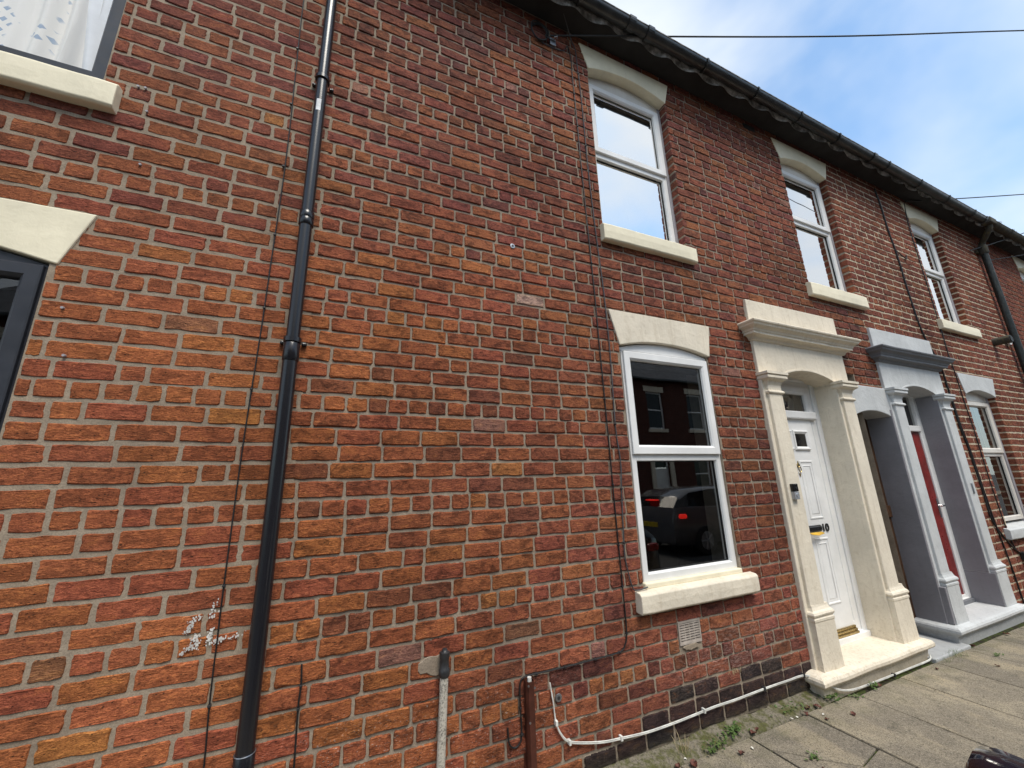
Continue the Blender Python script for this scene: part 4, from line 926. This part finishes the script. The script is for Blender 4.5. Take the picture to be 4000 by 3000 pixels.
# white twin flex along the base
wf = empty('white_flex', (1.18, -0.016, 0.526), 'white twin flex looping along the base of the wall and round the cream step', 'cable')
fp = [(1.18, -0.016, 0.526), (1.195, -0.016, 0.438), (1.207, -0.016, 0.335), (1.238, -0.016, 0.268), (1.285, -0.017, 0.226), (1.383, -0.018, 0.197), (1.517, -0.018, 0.17), (1.632, -0.018, 0.159), (1.82, -0.018, 0.144), (2.005, -0.018, 0.142), (2.201, -0.018, 0.146), (2.399, -0.018, 0.152), (2.62, -0.018, 0.15), (2.892, -0.018, 0.154), (3.15, -0.018, 0.153), (3.36, -0.025, 0.150), (3.46, -0.085, 0.105), (3.56, -0.118, 0.055), (3.72, -0.122, 0.022), (3.95, -0.124, 0.015), (4.3, -0.126, 0.013), (4.62, -0.128, 0.013), (4.88, -0.128, 0.014), (4.955, -0.11, 0.03)]
for dz in (0.0, 0.0068):
    q = smooth_path(fp, 5); tube('flex', [(p.x - 1.18, p.y + 0.016, p.z - 0.526 + dz) for p in q], 0.0038, 'cable_white', wf, 6)
for x, z, mt in ((1.207, 0.335, 'cable_white'), (1.285, 0.226, 'cable_white'), (1.632, 0.163, 'cable_white'), (2.30, 0.154, 'cable_white'), (2.892, 0.158, 'clip'), (3.34, 0.153, 'clip')):
    box('clip', x - 1.18 - 0.007, x - 1.18 + 0.007, -0.014, 0.012, z - 0.526 - 0.011, z - 0.526 + 0.014, mt, wf, 0.002)
box('clip', 4.3 - 1.187, 4.3 - 1.173, -0.122, -0.095, 0.001 - 0.526, 0.026 - 0.526, 'clip', wf, 0.002)

# ------------------------------------------------------------------ small wall fittings
db = empty('video_doorbell', (3.58, -0.06, 1.49), 'black and silver video doorbell on the left cream pilaster', 'doorbell')
box('upper_body', -0.031, 0.031, -0.03, 0.0, 0.0, 0.064, 'gloss_black', db, 0.004); box('lower_body', -0.031, 0.031, -0.03, 0.0, -0.064, -0.001, 'bell_silver', db, 0.004)
disc('button', (0, -0.029, -0.03), (0, -1, 0), 0.014, 0.004, 'bell_silver', db, 18, 0.001); tube('button_ring', [(0.015 * math.cos(a), -0.031, -0.03 + 0.015 * math.sin(a)) for a in [2 * math.pi * k / 20 for k in range(21)]], 0.0018, 'chrome', db, 5)
disc('lens', (0, -0.029, 0.032), (0, -1, 0), 0.011, 0.004, 'rubber', db, 16)
def screw_plate(x, z, r, lab):
    e = empty('screw_plate', (x, -0.008, z), lab, 'screw'); disc('washer', (0, 0.006, 0), (0, -1, 0), r, 0.008, 'steel', e, 16, 0.002); disc('screw_head', (0, -0.001, 0), (0, -1, 0), r * 0.45, 0.003, 'clip', e, 10)
screw_plate(1.236, 0.445, 0.021, 'round steel washer low on the wall right of the brown conduit'); screw_plate(1.041, 3.294, 0.019, 'small round steel washer high on the blank brick wall')
# plastic wall plugs round the left house windows
for i, (x, z, lb) in enumerate(((-1.128, 3.742, 'just right of the upper left sill'), (-1.098, 3.745, 'second from the upper left sill'), (-1.07, 3.60, 'below the pair by the upper left sill'), (-1.045, 3.27, 'between the upper sill and the left lintel'), (-1.185, 2.45, 'highest beside the dark lower window'), (-1.14, 2.23, 'lower beside the dark lower window'))):
    tag(tube('wall_plug', [(x, 0.0, z), (x, -0.014, z)], 0.006, 'jamb', None, 8), 'tiny plastic plug in the brickwork, ' + lb, 'wall plug', 'wall plugs')
fl = empty('flue_cowl', (9.30, -0.02, 3.55), 'dark cylindrical vent stub high on the far wall', 'vent'); tube('pipe', [(0, 0.02, 0), (0.0, -0.06, 0), (0.0, -0.16, 0)], 0.06, 'moss_iron', fl, 14, True, [0.06, 0.06, 0.066]); tube('mouth', [(0, -0.155, 0), (0, -0.172, 0)], 0.05, 'rubber', fl, 14)
tag(disc('white_disc', (9.82, -0.02, 3.63), (0, -1, 0), 0.075, 0.03, 'upvc', None, 20, 0.008), 'round white disc on the wall beside the worn iron downpipe', 'disc')
# white paint splashes left of the downpipe
ps = empty('paint_splash', (-0.47, -0.009, 1.0), 'flaking white paint splash on the bricks beside the downpipe', 'paint')
rp_ = random.Random(5)
strokes = [((-0.545, 1.085), (-0.50, 1.115), 4), ((-0.545, 1.05), (-0.525, 1.085), 7), ((-0.55, 0.975), (-0.515, 1.005), 7), ((-0.515, 1.02), (-0.50, 1.045), 6), ((-0.505, 0.985), (-0.497, 1.02), 5), ((-0.465, 1.10), (-0.45, 1.16), 4), ((-0.462, 0.995), (-0.452, 1.055), 7), ((-0.45, 1.0), (-0.40, 1.012), 7), ((-0.385, 1.01), (-0.345, 1.018), 4)]
for (a, b, n) in strokes:
    vs = []; fs = []
    for i in range(n * 7):
        t = rp_.random(); x = a[0] + (b[0] - a[0]) * t + rp_.gauss(0, 0.0055); z = a[1] + (b[1] - a[1]) * t + rp_.gauss(0, 0.005); s_ = rp_.uniform(0.0012, 0.0048); q = rp_.randrange(4, 7); b0 = len(vs)
        for kk in range(q): an = 2 * math.pi * kk / q; rr = s_ * rp_.uniform(0.5, 1.2); vs.append((x + 0.47 + rr * math.cos(an), -0.0002 - 0.00005 * i, z - 1.0 + rr * math.sin(an) * 1.3))
        fs.append(tuple(range(b0, b0 + q)))
    mk('paint_fleck', vs, fs, 'paintflake', ps)
# ------------------------------------------------------------------ ground
gr = struct(mk('ground', [(-120, -160, -0.14), (160, -160, -0.14), (160, 60, -0.14), (-120, 60, -0.14)], [(0, 1, 2, 3)], 'asphalt'))
rd = struct(mk('road', [(-60, -8.9, -0.115), (80, -8.9, -0.115), (80, -1.78, -0.115), (-60, -1.78, -0.115)], [(0, 1, 2, 3)], 'asphalt'))
pv = struct(mk('pavement', boxv(-8, 30, -1.62, 0.05, -0.13, -0.014)[0], boxv(0, 1, 0, 1, 0, 1)[1], 'soil'))
rg = random.Random(21)
joints = [2.55 + 0.592 * k for k in range(-14, 24)]
def flag(x0, x1, y0, y1):
    nx, ny = 4, 4; vs = []; fs = []; dz = rg.uniform(-0.003, 0.002); tx, ty = rg.uniform(-0.004, 0.004), rg.uniform(-0.004, 0.004); cx, cy = (x0 + x1) / 2, (y0 + y1) / 2
    e = 0.004
    P = [(x0, y0), (x1, y0), (x1, y1), (x0, y1)]
    def zz(x, y): return dz + tx * (x - cx) + ty * (y - cy)
    j = lambda: rg.uniform(-0.003, 0.003)
    top = []
    for a, b in ((0, 1), (1, 2), (2, 3), (3, 0)):
        for k in range(4):
            t = k / 4; x = P[a][0] + (P[b][0] - P[a][0]) * t; y = P[a][1] + (P[b][1] - P[a][1]) * t; top.append((x + j(), y + j()))
    n = len(top); inn = [(cx + (x - cx) * (1 - 0.012), cy + (y - cy) * (1 - 0.010)) for x, y in top]
    vs = [(x - cx, y - cy, -0.05) for x, y in top] + [(x - cx, y - cy, zz(x, y) - 0.006) for x, y in top] + [(x - cx, y - cy, zz(x, y)) for x, y in inn]
    fs = [tuple(range(2 * n, 3 * n))] + [(k, (k + 1) % n, n + (k + 1) % n, n + k) for k in range(n)] + [(n + k, n + (k + 1) % n, 2 * n + (k + 1) % n, 2 * n + k) for k in range(n)]
    o = mk('flagstone', vs, fs, 'flag', pv); o.location = (cx, cy, 0)
for i in range(len(joints) - 1):
    a, b = joints[i] + 0.005, joints[i + 1] - 0.005; off = rg.uniform(-0.004, 0.004)
    ya = -0.122 if a < 3.4 or a > 7.0 else -0.150
    if abs(joints[i] - 2.55) < 0.01:          # broken flag
        def tri_flag(P):
            cx = sum(p[0] for p in P) / len(P); cy = sum(p[1] for p in P) / len(P); n = len(P); q = [(cx + (x - cx) * 0.985, cy + (y - cy) * 0.985) for x, y in P]
            d = rg.uniform(-0.004, 0.0); vs = [(x - cx, y - cy, -0.05) for x, y in q] + [(x - cx, y - cy, d) for x, y in q]
            o = mk('flagstone', vs, [tuple(range(n, 2 * n))] + [(k, (k + 1) % n, n + (k + 1) % n, n + k) for k in range(n)], 'flag', pv, False, 0.004); o.location = (cx, cy, 0)
        tri_flag([(a, ya), (b, ya), (b, -0.53), (2.888, -0.574), (2.743, -0.444), (a, -0.25)])
        tri_flag([(a, -0.26), (2.738, -0.452), (2.884, -0.582), (b, -0.54), (b, -1.0), (a, -1.0)])
    else: flag(a, b, -1.0 + off, ya)
    flag(a, b, -1.615, -1.012 + off)
def kerbs():
    for i in range(40):
        x0 = -8 + i * 0.92; o = box('kerb_stone', x0 + 0.004, x0 + 0.914, -1.77, -1.625, -0.2, 0.002, 'flag', pv, 0.012)
kerbs()
# mossy fillet at the foot of the wall
for (a, b) in ((XA, 3.45), (7.08, XE)):
    n = int((b - a) / 0.06); vs = []; fs = []
    for i in range(n + 1):
        x = a + (b - a) * i / n; wdt = 0.112 + 0.010 * noise.noise((x * 3, 1, 1)); hh = 0.032 + 0.012 * noise.noise((x * 2.3, 7, 1))
        vs += [(x, 0.012, hh + 0.012), (x, -0.02, hh + 0.006 * noise.noise((x * 8, 1, 5))), (x, -wdt * 0.65, hh * 0.75 + 0.01 * noise.noise((x * 7, 2, 5))), (x, -wdt, -0.004 + 0.004 * noise.noise((x * 11, 3, 5))), (x, -wdt - 0.003, -0.02)]
    for i in range(n):
        for j_ in range(4): p = i * 5 + j_; fs.append((p, p + 1, p + 6, p + 5))
    struct(mk('mortar_fillet', vs, fs, 'fillet', None, True))
# far pavement
struct(mk('far_pavement', boxv(-60, 80, -10.6, -8.9, -0.13, 0.0)[0], boxv(0, 1, 0, 1, 0, 1)[1], 'flag'))

# ------------------------------------------------------------------ weeds and litter
def weed(x, y, z, n, sp, h, seed, label, dry=False, grass=False):
    n = int(n * 0.6); r = random.Random(seed); e = empty('weed', (x, y, z), label, 'weed', 'weeds in the pavement joints'); vs = []; fs = []
    for i in range(n):
        bx, by = r.gauss(0, sp), r.gauss(0, sp * 0.45); a = r.uniform(0, 6.283); hh = h * r.uniform(0.3, 1.0)
        if grass:
            lx, ly = math.cos(a) * hh * 0.6, math.sin(a) * hh * 0.4; w_ = 0.0016; b = len(vs)
            vs += [(bx - w_, by, 0), (bx + w_, by, 0), (bx + lx * 0.5 + w_, by + ly * 0.5, hh * 0.75), (bx + lx * 0.5 - w_, by + ly * 0.5, hh * 0.75), (bx + lx, by + ly, hh)]
            fs += [(b, b + 1, b + 2, b + 3), (b + 3, b + 2, b + 4)]
        else:
            s_ = r.uniform(0.006, 0.013); t = r.uniform(0.1, 0.7); u = Vector((math.cos(a), math.sin(a), t)).normalized(); v = u.cross(Vector((0, 0, 1))).normalized(); c0 = Vector((bx, by, hh)); b = len(vs)
            for (p, q) in ((0, 0), (0.5, 0.45), (1.1, 0.5), (1.7, 0.25), (2.0, 0), (1.7, -0.25), (1.1, -0.5), (0.5, -0.45)): vs.append(c0 + u * s_ * p + v * s_ * q * 1.4)
            fs.append(tuple(range(b, b + 8)))
    o = mk('leaves', vs, fs, 'dry' if dry else 'weed', e)
    if not grass:
        for i in range(5):
            a = r.uniform(0, 6.28); tube('stem', [(r.gauss(0, sp * 0.5), 0, -0.005), (math.cos(a) * sp, math.sin(a) * sp * 0.5, h * 0.6)], 0.0012, 'weed', e, 4)
weed(2.47, -0.08, 0.015, 130, 0.045, 0.035, 1, 'largest clump of bright green weed at the wall foot near the broken flag')
weed(2.30, -0.10, 0.012, 60, 0.05, 0.02, 2, 'low green weed in the fillet left of the largest clump')
weed(2.22, -0.13, 0.004, 40, 0.03, 0.018, 3, 'small green weed at the flag edge far left of the pavement')
weed(3.47, -0.10, 0.01, 90, 0.05, 0.025, 4, 'green weed growing at the left corner of the cream step')
weed(3.94, -0.150, 0.0, 40, 0.025, 0.03, 5, 'small weed under the white flex at mid step')
weed(3.68, -0.155, 0.0, 40, 0.03, 0.012, 6, 'tiny weed at a flag joint before the cream step')
weed(5.25, -0.17, 0.0, 120, 0.07, 0.05, 7, 'spiky grass tuft in front of the grey passage floor', grass=True)
weed(4.99, -0.165, 0.0, 90, 0.08, 0.025, 8, 'short grass at the right end of the cream step', grass=True)
weed(2.72, -0.42, 0.0, 40, 0.03, 0.010, 9, 'green sprouts in the crack of the broken flag')
weed(2.06, -0.07, 0.02, 26, 0.03, 0.11, 10, 'dry straw coloured grass stalks at the wall foot', True, True)
weed(2.62, -0.012, 0.30, 34, 0.03, 0.05, 12, 'dry wispy root tuft growing from the low brickwork', True, True)
weed(3.05, -0.075, 0.02, 50, 0.07, 0.012, 13, 'thin line of moss sprouts under the tarred bricks')
weed(5.55, -0.33, 0.0, 24, 0.03, 0.008, 14, 'sparse sprouts in the joint before the grey step')
def dead_leaf(x, y, s_, seed, label, mat='deadleaf', z=0.004):
    r = random.Random(seed); a = r.uniform(0, 6.28); vs = []; fs = []; n = 6
    for i in range(n + 1):
        t = i / n; w_ = 0.42 * math.sin(math.pi * min(1, t * 0.95 + 0.04)) ** 0.8
        for s2 in (-1, 0, 1): vs.append(((t - 0.5) * s_, s2 * w_ * s_ * r.uniform(0.75, 1.1), s_ * (0.22 * abs(s2) * r.uniform(0.3, 1.2) + 0.12 * math.sin(t * 5 + seed))))
    for i in range(n):
        for k in range(2): p = i * 3 + k; fs.append((p, p + 3, p + 4, p + 1))
    o = mk('dead_leaf', vs, fs, mat); o.location = (x, y, z + s_ * 0.1); o.rotation_euler = (r.uniform(-.2, .2), r.uniform(-.2, .2), a)
    sm_ = o.modifiers.new('thickness', 'SOLIDIFY'); sm_.thickness = 0.0008
    return tag(o, label, 'leaf', 'leaf litter')
for i, (x, y, s_, lb) in enumerate(((2.60, -0.115, 0.05, 'curled brown leaf lying against the largest weed clump'), (2.66, -0.10, 0.035, 'brown leaf just right of the largest weed clump'), (2.36, -0.215, 0.045, 'single brown leaf on the flag left of the broken one'), (2.02, -0.16, 0.055, 'big brown leaf at the wall foot in the lower left of the pavement'),
        (1.93, -0.13, 0.04, 'brown leaf beside the dry grass stalks'), (3.20, -0.10, 0.05, 'brown leaf on the fillet below the tarred bricks'), (3.28, -0.12, 0.045, 'brown leaf next to the step weed'), (3.12, -0.135, 0.035, 'brown leaf at a flag joint under the wall'), (3.40, -0.28, 0.035, 'brown leaf alone on the flag before the cream step'),
        (3.18, -0.235, 0.03, 'thin brown leaf across a flag joint'), (4.75, -0.22, 0.03, 'small brown leaf near the right end of the cream step'), (5.25, -0.42, 0.035, 'small brown leaf on the flags before the passage'), (5.62, -0.16, 0.05, 'brown leaves against the left end of the grey step'), (4.02, -0.155, 0.04, 'brown leaf under the white flex'), (2.62, -0.52, 0.05, 'flat brown leaf on the broken flag'), (6.3, -0.18, 0.05, 'brown leaf against the grey step front'))):
    dead_leaf(x, y, s_, 30 + i, lb)
for i, (x, y) in enumerate(((2.98, -0.125), (3.03, -0.13), (3.22, -0.19), (2.46, -0.21), (2.02, -0.10))):
    o = dead_leaf(x, y, 0.018, 70 + i, 'pale paint chip on the pavement, ' + ('first', 'second', 'third', 'fourth', 'fifth')[i] + ' listed from the wall foot', 'palechip'); o.name = 'paint_chip'
    o['label'] = ('white paint chip at the fillet edge under the tarred bricks', 'white paint chip touching its twin at the fillet edge', 'white paint chip lying on the flag beyond the fillet', 'white paint chip on the flag left of the broken one', 'white paint chip near the dry grass stalks')[i]
    o['category'] = 'paint chip'

# ------------------------------------------------------------------ parked cars (one beside the camera, one across the street)
def loft_car(L, W, H, paint, tall):
    """returns stations: nose at x=0, tail at x=L; sections of (half width, z)"""
    st = [(0.0, 0.30, 0.62, 0.62, 0.80), (0.05, 0.24, 0.70, 0.70, 0.92), (0.14, 0.2, 0.80, 0.80, 0.985), (0.26, 0.2, 0.90, 0.92, 1.0), (0.30, 0.2, 0.93, 1.04, 1.0), (0.42, 0.2, 0.96, H - 0.04, 1.0), (0.50, 0.2, 0.97, H, 1.0), (0.70, 0.2, 0.99, H, 1.0), (0.86, 0.2, 1.0, H - 0.07, 0.99), (0.93, 0.22, 1.0, H - 0.22, 0.97), (0.985, 0.26, 0.98, 1.0, 0.93), (1.0, 0.32, 0.80, 0.82, 0.88)]
    return [(f * L, a, b * (1.08 if tall else 1.0), max(c, b * (1.08 if tall else 1.0)), wf_ * W / 2) for f, a, b, c, wf_ in st]
def car(label, L, W, H, paint, loc, rz, tall=False, lit=False, mirrors=True):
    root = empty('parked_car', loc, label, 'car', 'parked cars'); root.rotation_euler = (0, 0, rz)
    st = loft_car(L, W, H, paint, tall); rows = []
    for x, zb, zl, zt, w_ in st:
        wr = w_ * (0.80 if zt > zl + 0.12 else 0.94)
        half = [(0, zb), (w_ * 0.86, zb), (w_ * 0.97, zb + 0.08), (w_, (zb + zl) / 2), (w_ * 0.985, zl - 0.06), (w_ * 0.955, zl), (wr * 1.02, zt - 0.05 if zt > zl + 0.12 else zl + 0.004), (wr * 0.93, zt), (0, zt + 0.015)]
        rows.append([(x, y, z) for y, z in half] + [(x, -y, z) for y, z in half[-2:0:-1]])
    n = len(rows[0]); vs = [p for r_ in rows for p in r_]; body = []; glass = []
    for i in range(len(rows) - 1):
        for k in range(n):
            f = (i * n + k, i * n + (k + 1) % n, (i + 1) * n + (k + 1) % n, (i + 1) * n + k)
            side = k in (5, n - 6)
            screen = i in (4, 9) and k in (5, 6, 7, 8, 9, n - 6)
            if (side and 4 <= i <= 9) or (i in (4,) and k in (6, 7, 8, 9)) or (i == 9 and k in (6, 7, 8, 9)): glass.append(f)
            else: body.append(f)
    body += [tuple(range(n)), tuple((len(rows) - 1) * n + k for k in range(n - 1, -1, -1))]
    def part(nm, fs, mt):
        used = sorted({i for f in fs for i in f}); mp_ = {o: i for i, o in enumerate(used)}
        return mk(nm, [vs[i] for i in used], [tuple(mp_[i] for i in f) for f in fs], mt, root, True)
    b_ = part('body', body, paint); g_ = part('window', glass, 'car_glass')
    for wx in (0.19 * L, 0.81 * L):
        for s_ in (-1, 1):
            y = s_ * (W / 2 - 0.09); wh = disc('wheel', (wx, y - s_ * 0.1, 0.32 - 0.0), (0, s_, 0), 0.32, 0.2, 'rubber', root, 24, 0.02); disc('rim', (wx, y + s_ * 0.098, 0.32), (0, s_, 0), 0.2, 0.008, 'steel', wh, 20)
            for k in range(5):
                a = 2 * math.pi * k / 5; box_ = tube('spoke', [(wx, y + s_ * 0.108, 0.32), (wx + 0.19 * math.cos(a), y + s_ * 0.106, 0.32 + 0.19 * math.sin(a))], 0.018, 'bell_silver', wh, 6)
    for s_ in (-1, 1):
        tl = box('tail_light', L * 0.955 - 0.10, L * 0.955 + 0.09, s_ * W * 0.43 - 0.13, s_ * W * 0.43 + 0.13, 0.83, 0.93, 'tail_lit' if lit else 'tail_off', root, 0.03)
        box('headlight', 0.10, 0.38, s_ * W * 0.37 - 0.12, s_ * W * 0.37 + 0.12, 0.60, 0.73, 'bell_silver', root, 0.04)
        if mirrors:
            mz = 1.115; e = W / 2; cx = L * 0.342
            v = []; f = []
            for i in range(9):
                t = i / 8; yy = s_ * (e - 0.02 + 0.215 * t); sc2 = 1.0 if t < 0.75 else math.sqrt(max(0.0, 1 - ((t - 0.75) / 0.25) ** 2)) * 0.75 + 0.25
                if i == 0: sc2 = 0.5
                for k in range(14):
                    a = 2 * math.pi * k / 14; v.append((cx + 0.065 * sc2 * math.copysign(abs(math.cos(a)) ** 0.7, math.cos(a)), yy, mz - 0.05 + 0.072 * sc2 * math.copysign(abs(math.sin(a)) ** 0.7, math.sin(a))))
            for i in range(8):
                for k in range(14): f.append((i * 14 + k, i * 14 + (k + 1) % 14, (i + 1) * 14 + (k + 1) % 14, (i + 1) * 14 + k))
            f += [tuple(range(13, -1, -1)), tuple(8 * 14 + k for k in range(14))]
            wm = mk('wing_mirror', v, f, paint, root, True)
            tube('mirror_arm', [(cx + 0.06, s_ * (e - 0.16), mz - 0.16), (cx + 0.03, s_ * (e - 0.05), mz - 0.09), (cx, s_ * (e + 0.03), mz - 0.06)], 0.03, paint, wm, 8)
    if lit: box('brake_light', L * 0.955, L * 0.985, -0.17, 0.17, 1.20, 1.225, 'tail_lit', root, 0.005)
    box('number_plate', L - 0.01, L + 0.012, -0.26, 0.26, 0.62, 0.73, 'plate', root, 0.004)
    return root
def car_paint(name, col):
    g = G(name, 0.18, 0.6); g.b.inputs['Coat Weight'].default_value = 0.8; g.b.inputs['Coat Roughness'].default_value = 0.05
    return g.done(g.mix(g.ramp(g.noise(500, 2), 0.4, 0.7), tuple(c * 0.85 for c in col), col))
M['paint_dark'] = car_paint('dark aubergine car paint', (0.012, 0.009, 0.016)); M['paint_grey'] = car_paint('grey car paint', (0.11, 0.107, 0.115))
M['car_glass'] = plain('dark car glass', (0.01, 0.011, 0.012), 0.08, 0.3, 0, 0.05); M['tail_off'] = plain('red lens', (0.25, 0.01, 0.01), 0.15, 0.5); M['plate'] = plain('yellow plate', (0.6, 0.42, 0.02), 0.5)
def lit(name, col, e):
    g = G(name, 0.3); g.b.inputs['Emission Color'].default_value = (*col, 1); g.b.inputs['Emission Strength'].default_value = e; return g.done(col)
M['tail_lit'] = lit('lit red lens', (1.0, 0.03, 0.02), 0.8)
car('dark car beside the pavement, its wing mirror in the lower right corner', 4.0, 1.70, 1.45, 'paint_dark', (0.02, -2.73, -0.115), 0.0)
car('grey car across the street with red tail lights lit, reflected in the window', 4.3, 1.78, 1.5, 'paint_grey', (11.4, -5.54, -0.115), math.pi, True, True)

# ------------------------------------------------------------------ houses across the street (seen in the window reflections)
def far_house(x0, i, doorcol, label):
    root = empty('terraced_house', (x0, -10.6, 0), label, 'house', 'houses across the street'); W = 4.6
    ops = [(0.7, 1.65, 3.7, 5.35), (2.9, 3.85, 3.7, 5.35), (0.7, 1.65, 0.95, 2.6), (2.95, 3.85, 0.0, 2.5)]
    xs = sorted({0, W} | {v for o in ops for v in o[:2]}); zs = sorted({-0.2, 5.9} | {v for o in ops for v in o[2:]}); vs = []; fs = []
    for a in range(len(xs) - 1):
        for b in range(len(zs) - 1):
            cx, cz = (xs[a] + xs[a + 1]) / 2, (zs[b] + zs[b + 1]) / 2
            if any(o[0] < cx < o[1] and o[2] < cz < o[3] for o in ops): continue
            q = len(vs); vs += [(xs[a], 0, zs[b]), (xs[a + 1], 0, zs[b]), (xs[a + 1], 0, zs[b + 1]), (xs[a], 0, zs[b + 1])]; fs.append((q, q + 3, q + 2, q + 1))
    for o in ops:
        a, b, c, d = o; q = len(vs); vs += [(a, 0, c), (b, 0, c), (b, 0, d), (a, 0, d), (a, -0.15, c), (b, -0.15, c), (b, -0.15, d), (a, -0.15, d)]
        fs += [(q, q + 1, q + 5, q + 4), (q + 1, q + 2, q + 6, q + 5), (q + 2, q + 3, q + 7, q + 6), (q + 3, q, q + 4, q + 7)]
    mk('wall', vs, fs, 'far_brick', root)
    for o in ops[:3]:
        a, b, c, d = o; f_ = ring('window', a, b, c, d, [(0, -0.12), (0, -0.08), (0.07, -0.08), (0.08, -0.12)], 'upvc', root)
        box('transom', a + 0.07, b - 0.07, -0.12, -0.085, (c + d) / 2 - 0.03, (c + d) / 2 + 0.03, 'upvc', f_, 0)
        mk('pane', [(a, -0.11, c), (b, -0.11, c), (b, -0.11, d), (a, -0.11, d)], [(0, 3, 2, 1)], 'car_glass', f_)
        box('lintel', a - 0.1, b + 0.1, -0.02, 0.02, d, d + 0.27, 'cream', root, 0.01); box('window_sill', a - 0.1, b + 0.1, -0.1, 0.07, c - 0.14, c, 'cream', root, 0.01)
    a, b, c, d = ops[3]; dr = box('door', a + 0.05, b - 0.05, -0.16, -0.12, 0.02, 2.0, doorcol, root, 0.004); ring('door_frame', a, b, 0, d, [(0, -0.16), (0, -0.1), (0.06, -0.1), (0.06, -0.16)], 'upvc', root)
    mk('pane', [(a + 0.1, -0.12, 2.06), (b - 0.1, -0.12, 2.06), (b - 0.1, -0.12, 2.45), (a + 0.1, -0.12, 2.45)], [(0, 3, 2, 1)], 'car_glass', dr)
    for xx in (a - 0.2, b): box('pilaster', xx, xx + 0.2, -0.02, 0.07, 0, 2.6, 'cream', root, 0.01)
    box('door_head', a - 0.25, b + 0.25, -0.02, 0.09, 2.6, 3.0, 'cream', root, 0.02)
    mk('roof', [(0, 0.25, 5.9), (W, 0.25, 5.9), (W, -4.2, 8.8), (0, -4.2, 8.8), (W, -8.6, 5.8), (0, -8.6, 5.8)], [(0, 3, 2, 1), (3, 5, 4, 2)], 'slate', root)
    box('gutter', 0, W, 0.2, 0.31, 5.82, 5.92, 'gutter', root, 0.02); box('chimney', W - 0.5, W, -4.7, -3.7, 8.3, 9.9, 'far_brick', root, 0.01)
nm = ['first', 'second', 'third', 'fourth', 'fifth', 'sixth', 'seventh', 'eighth']
for i in range(8):
    far_house(-9.2 + i * 4.6, i, ('upvc', 'red_door', 'grey_dark', 'upvc')[i % 4], 'red brick house across the street, ' + nm[i] + ' from the left end of its row')
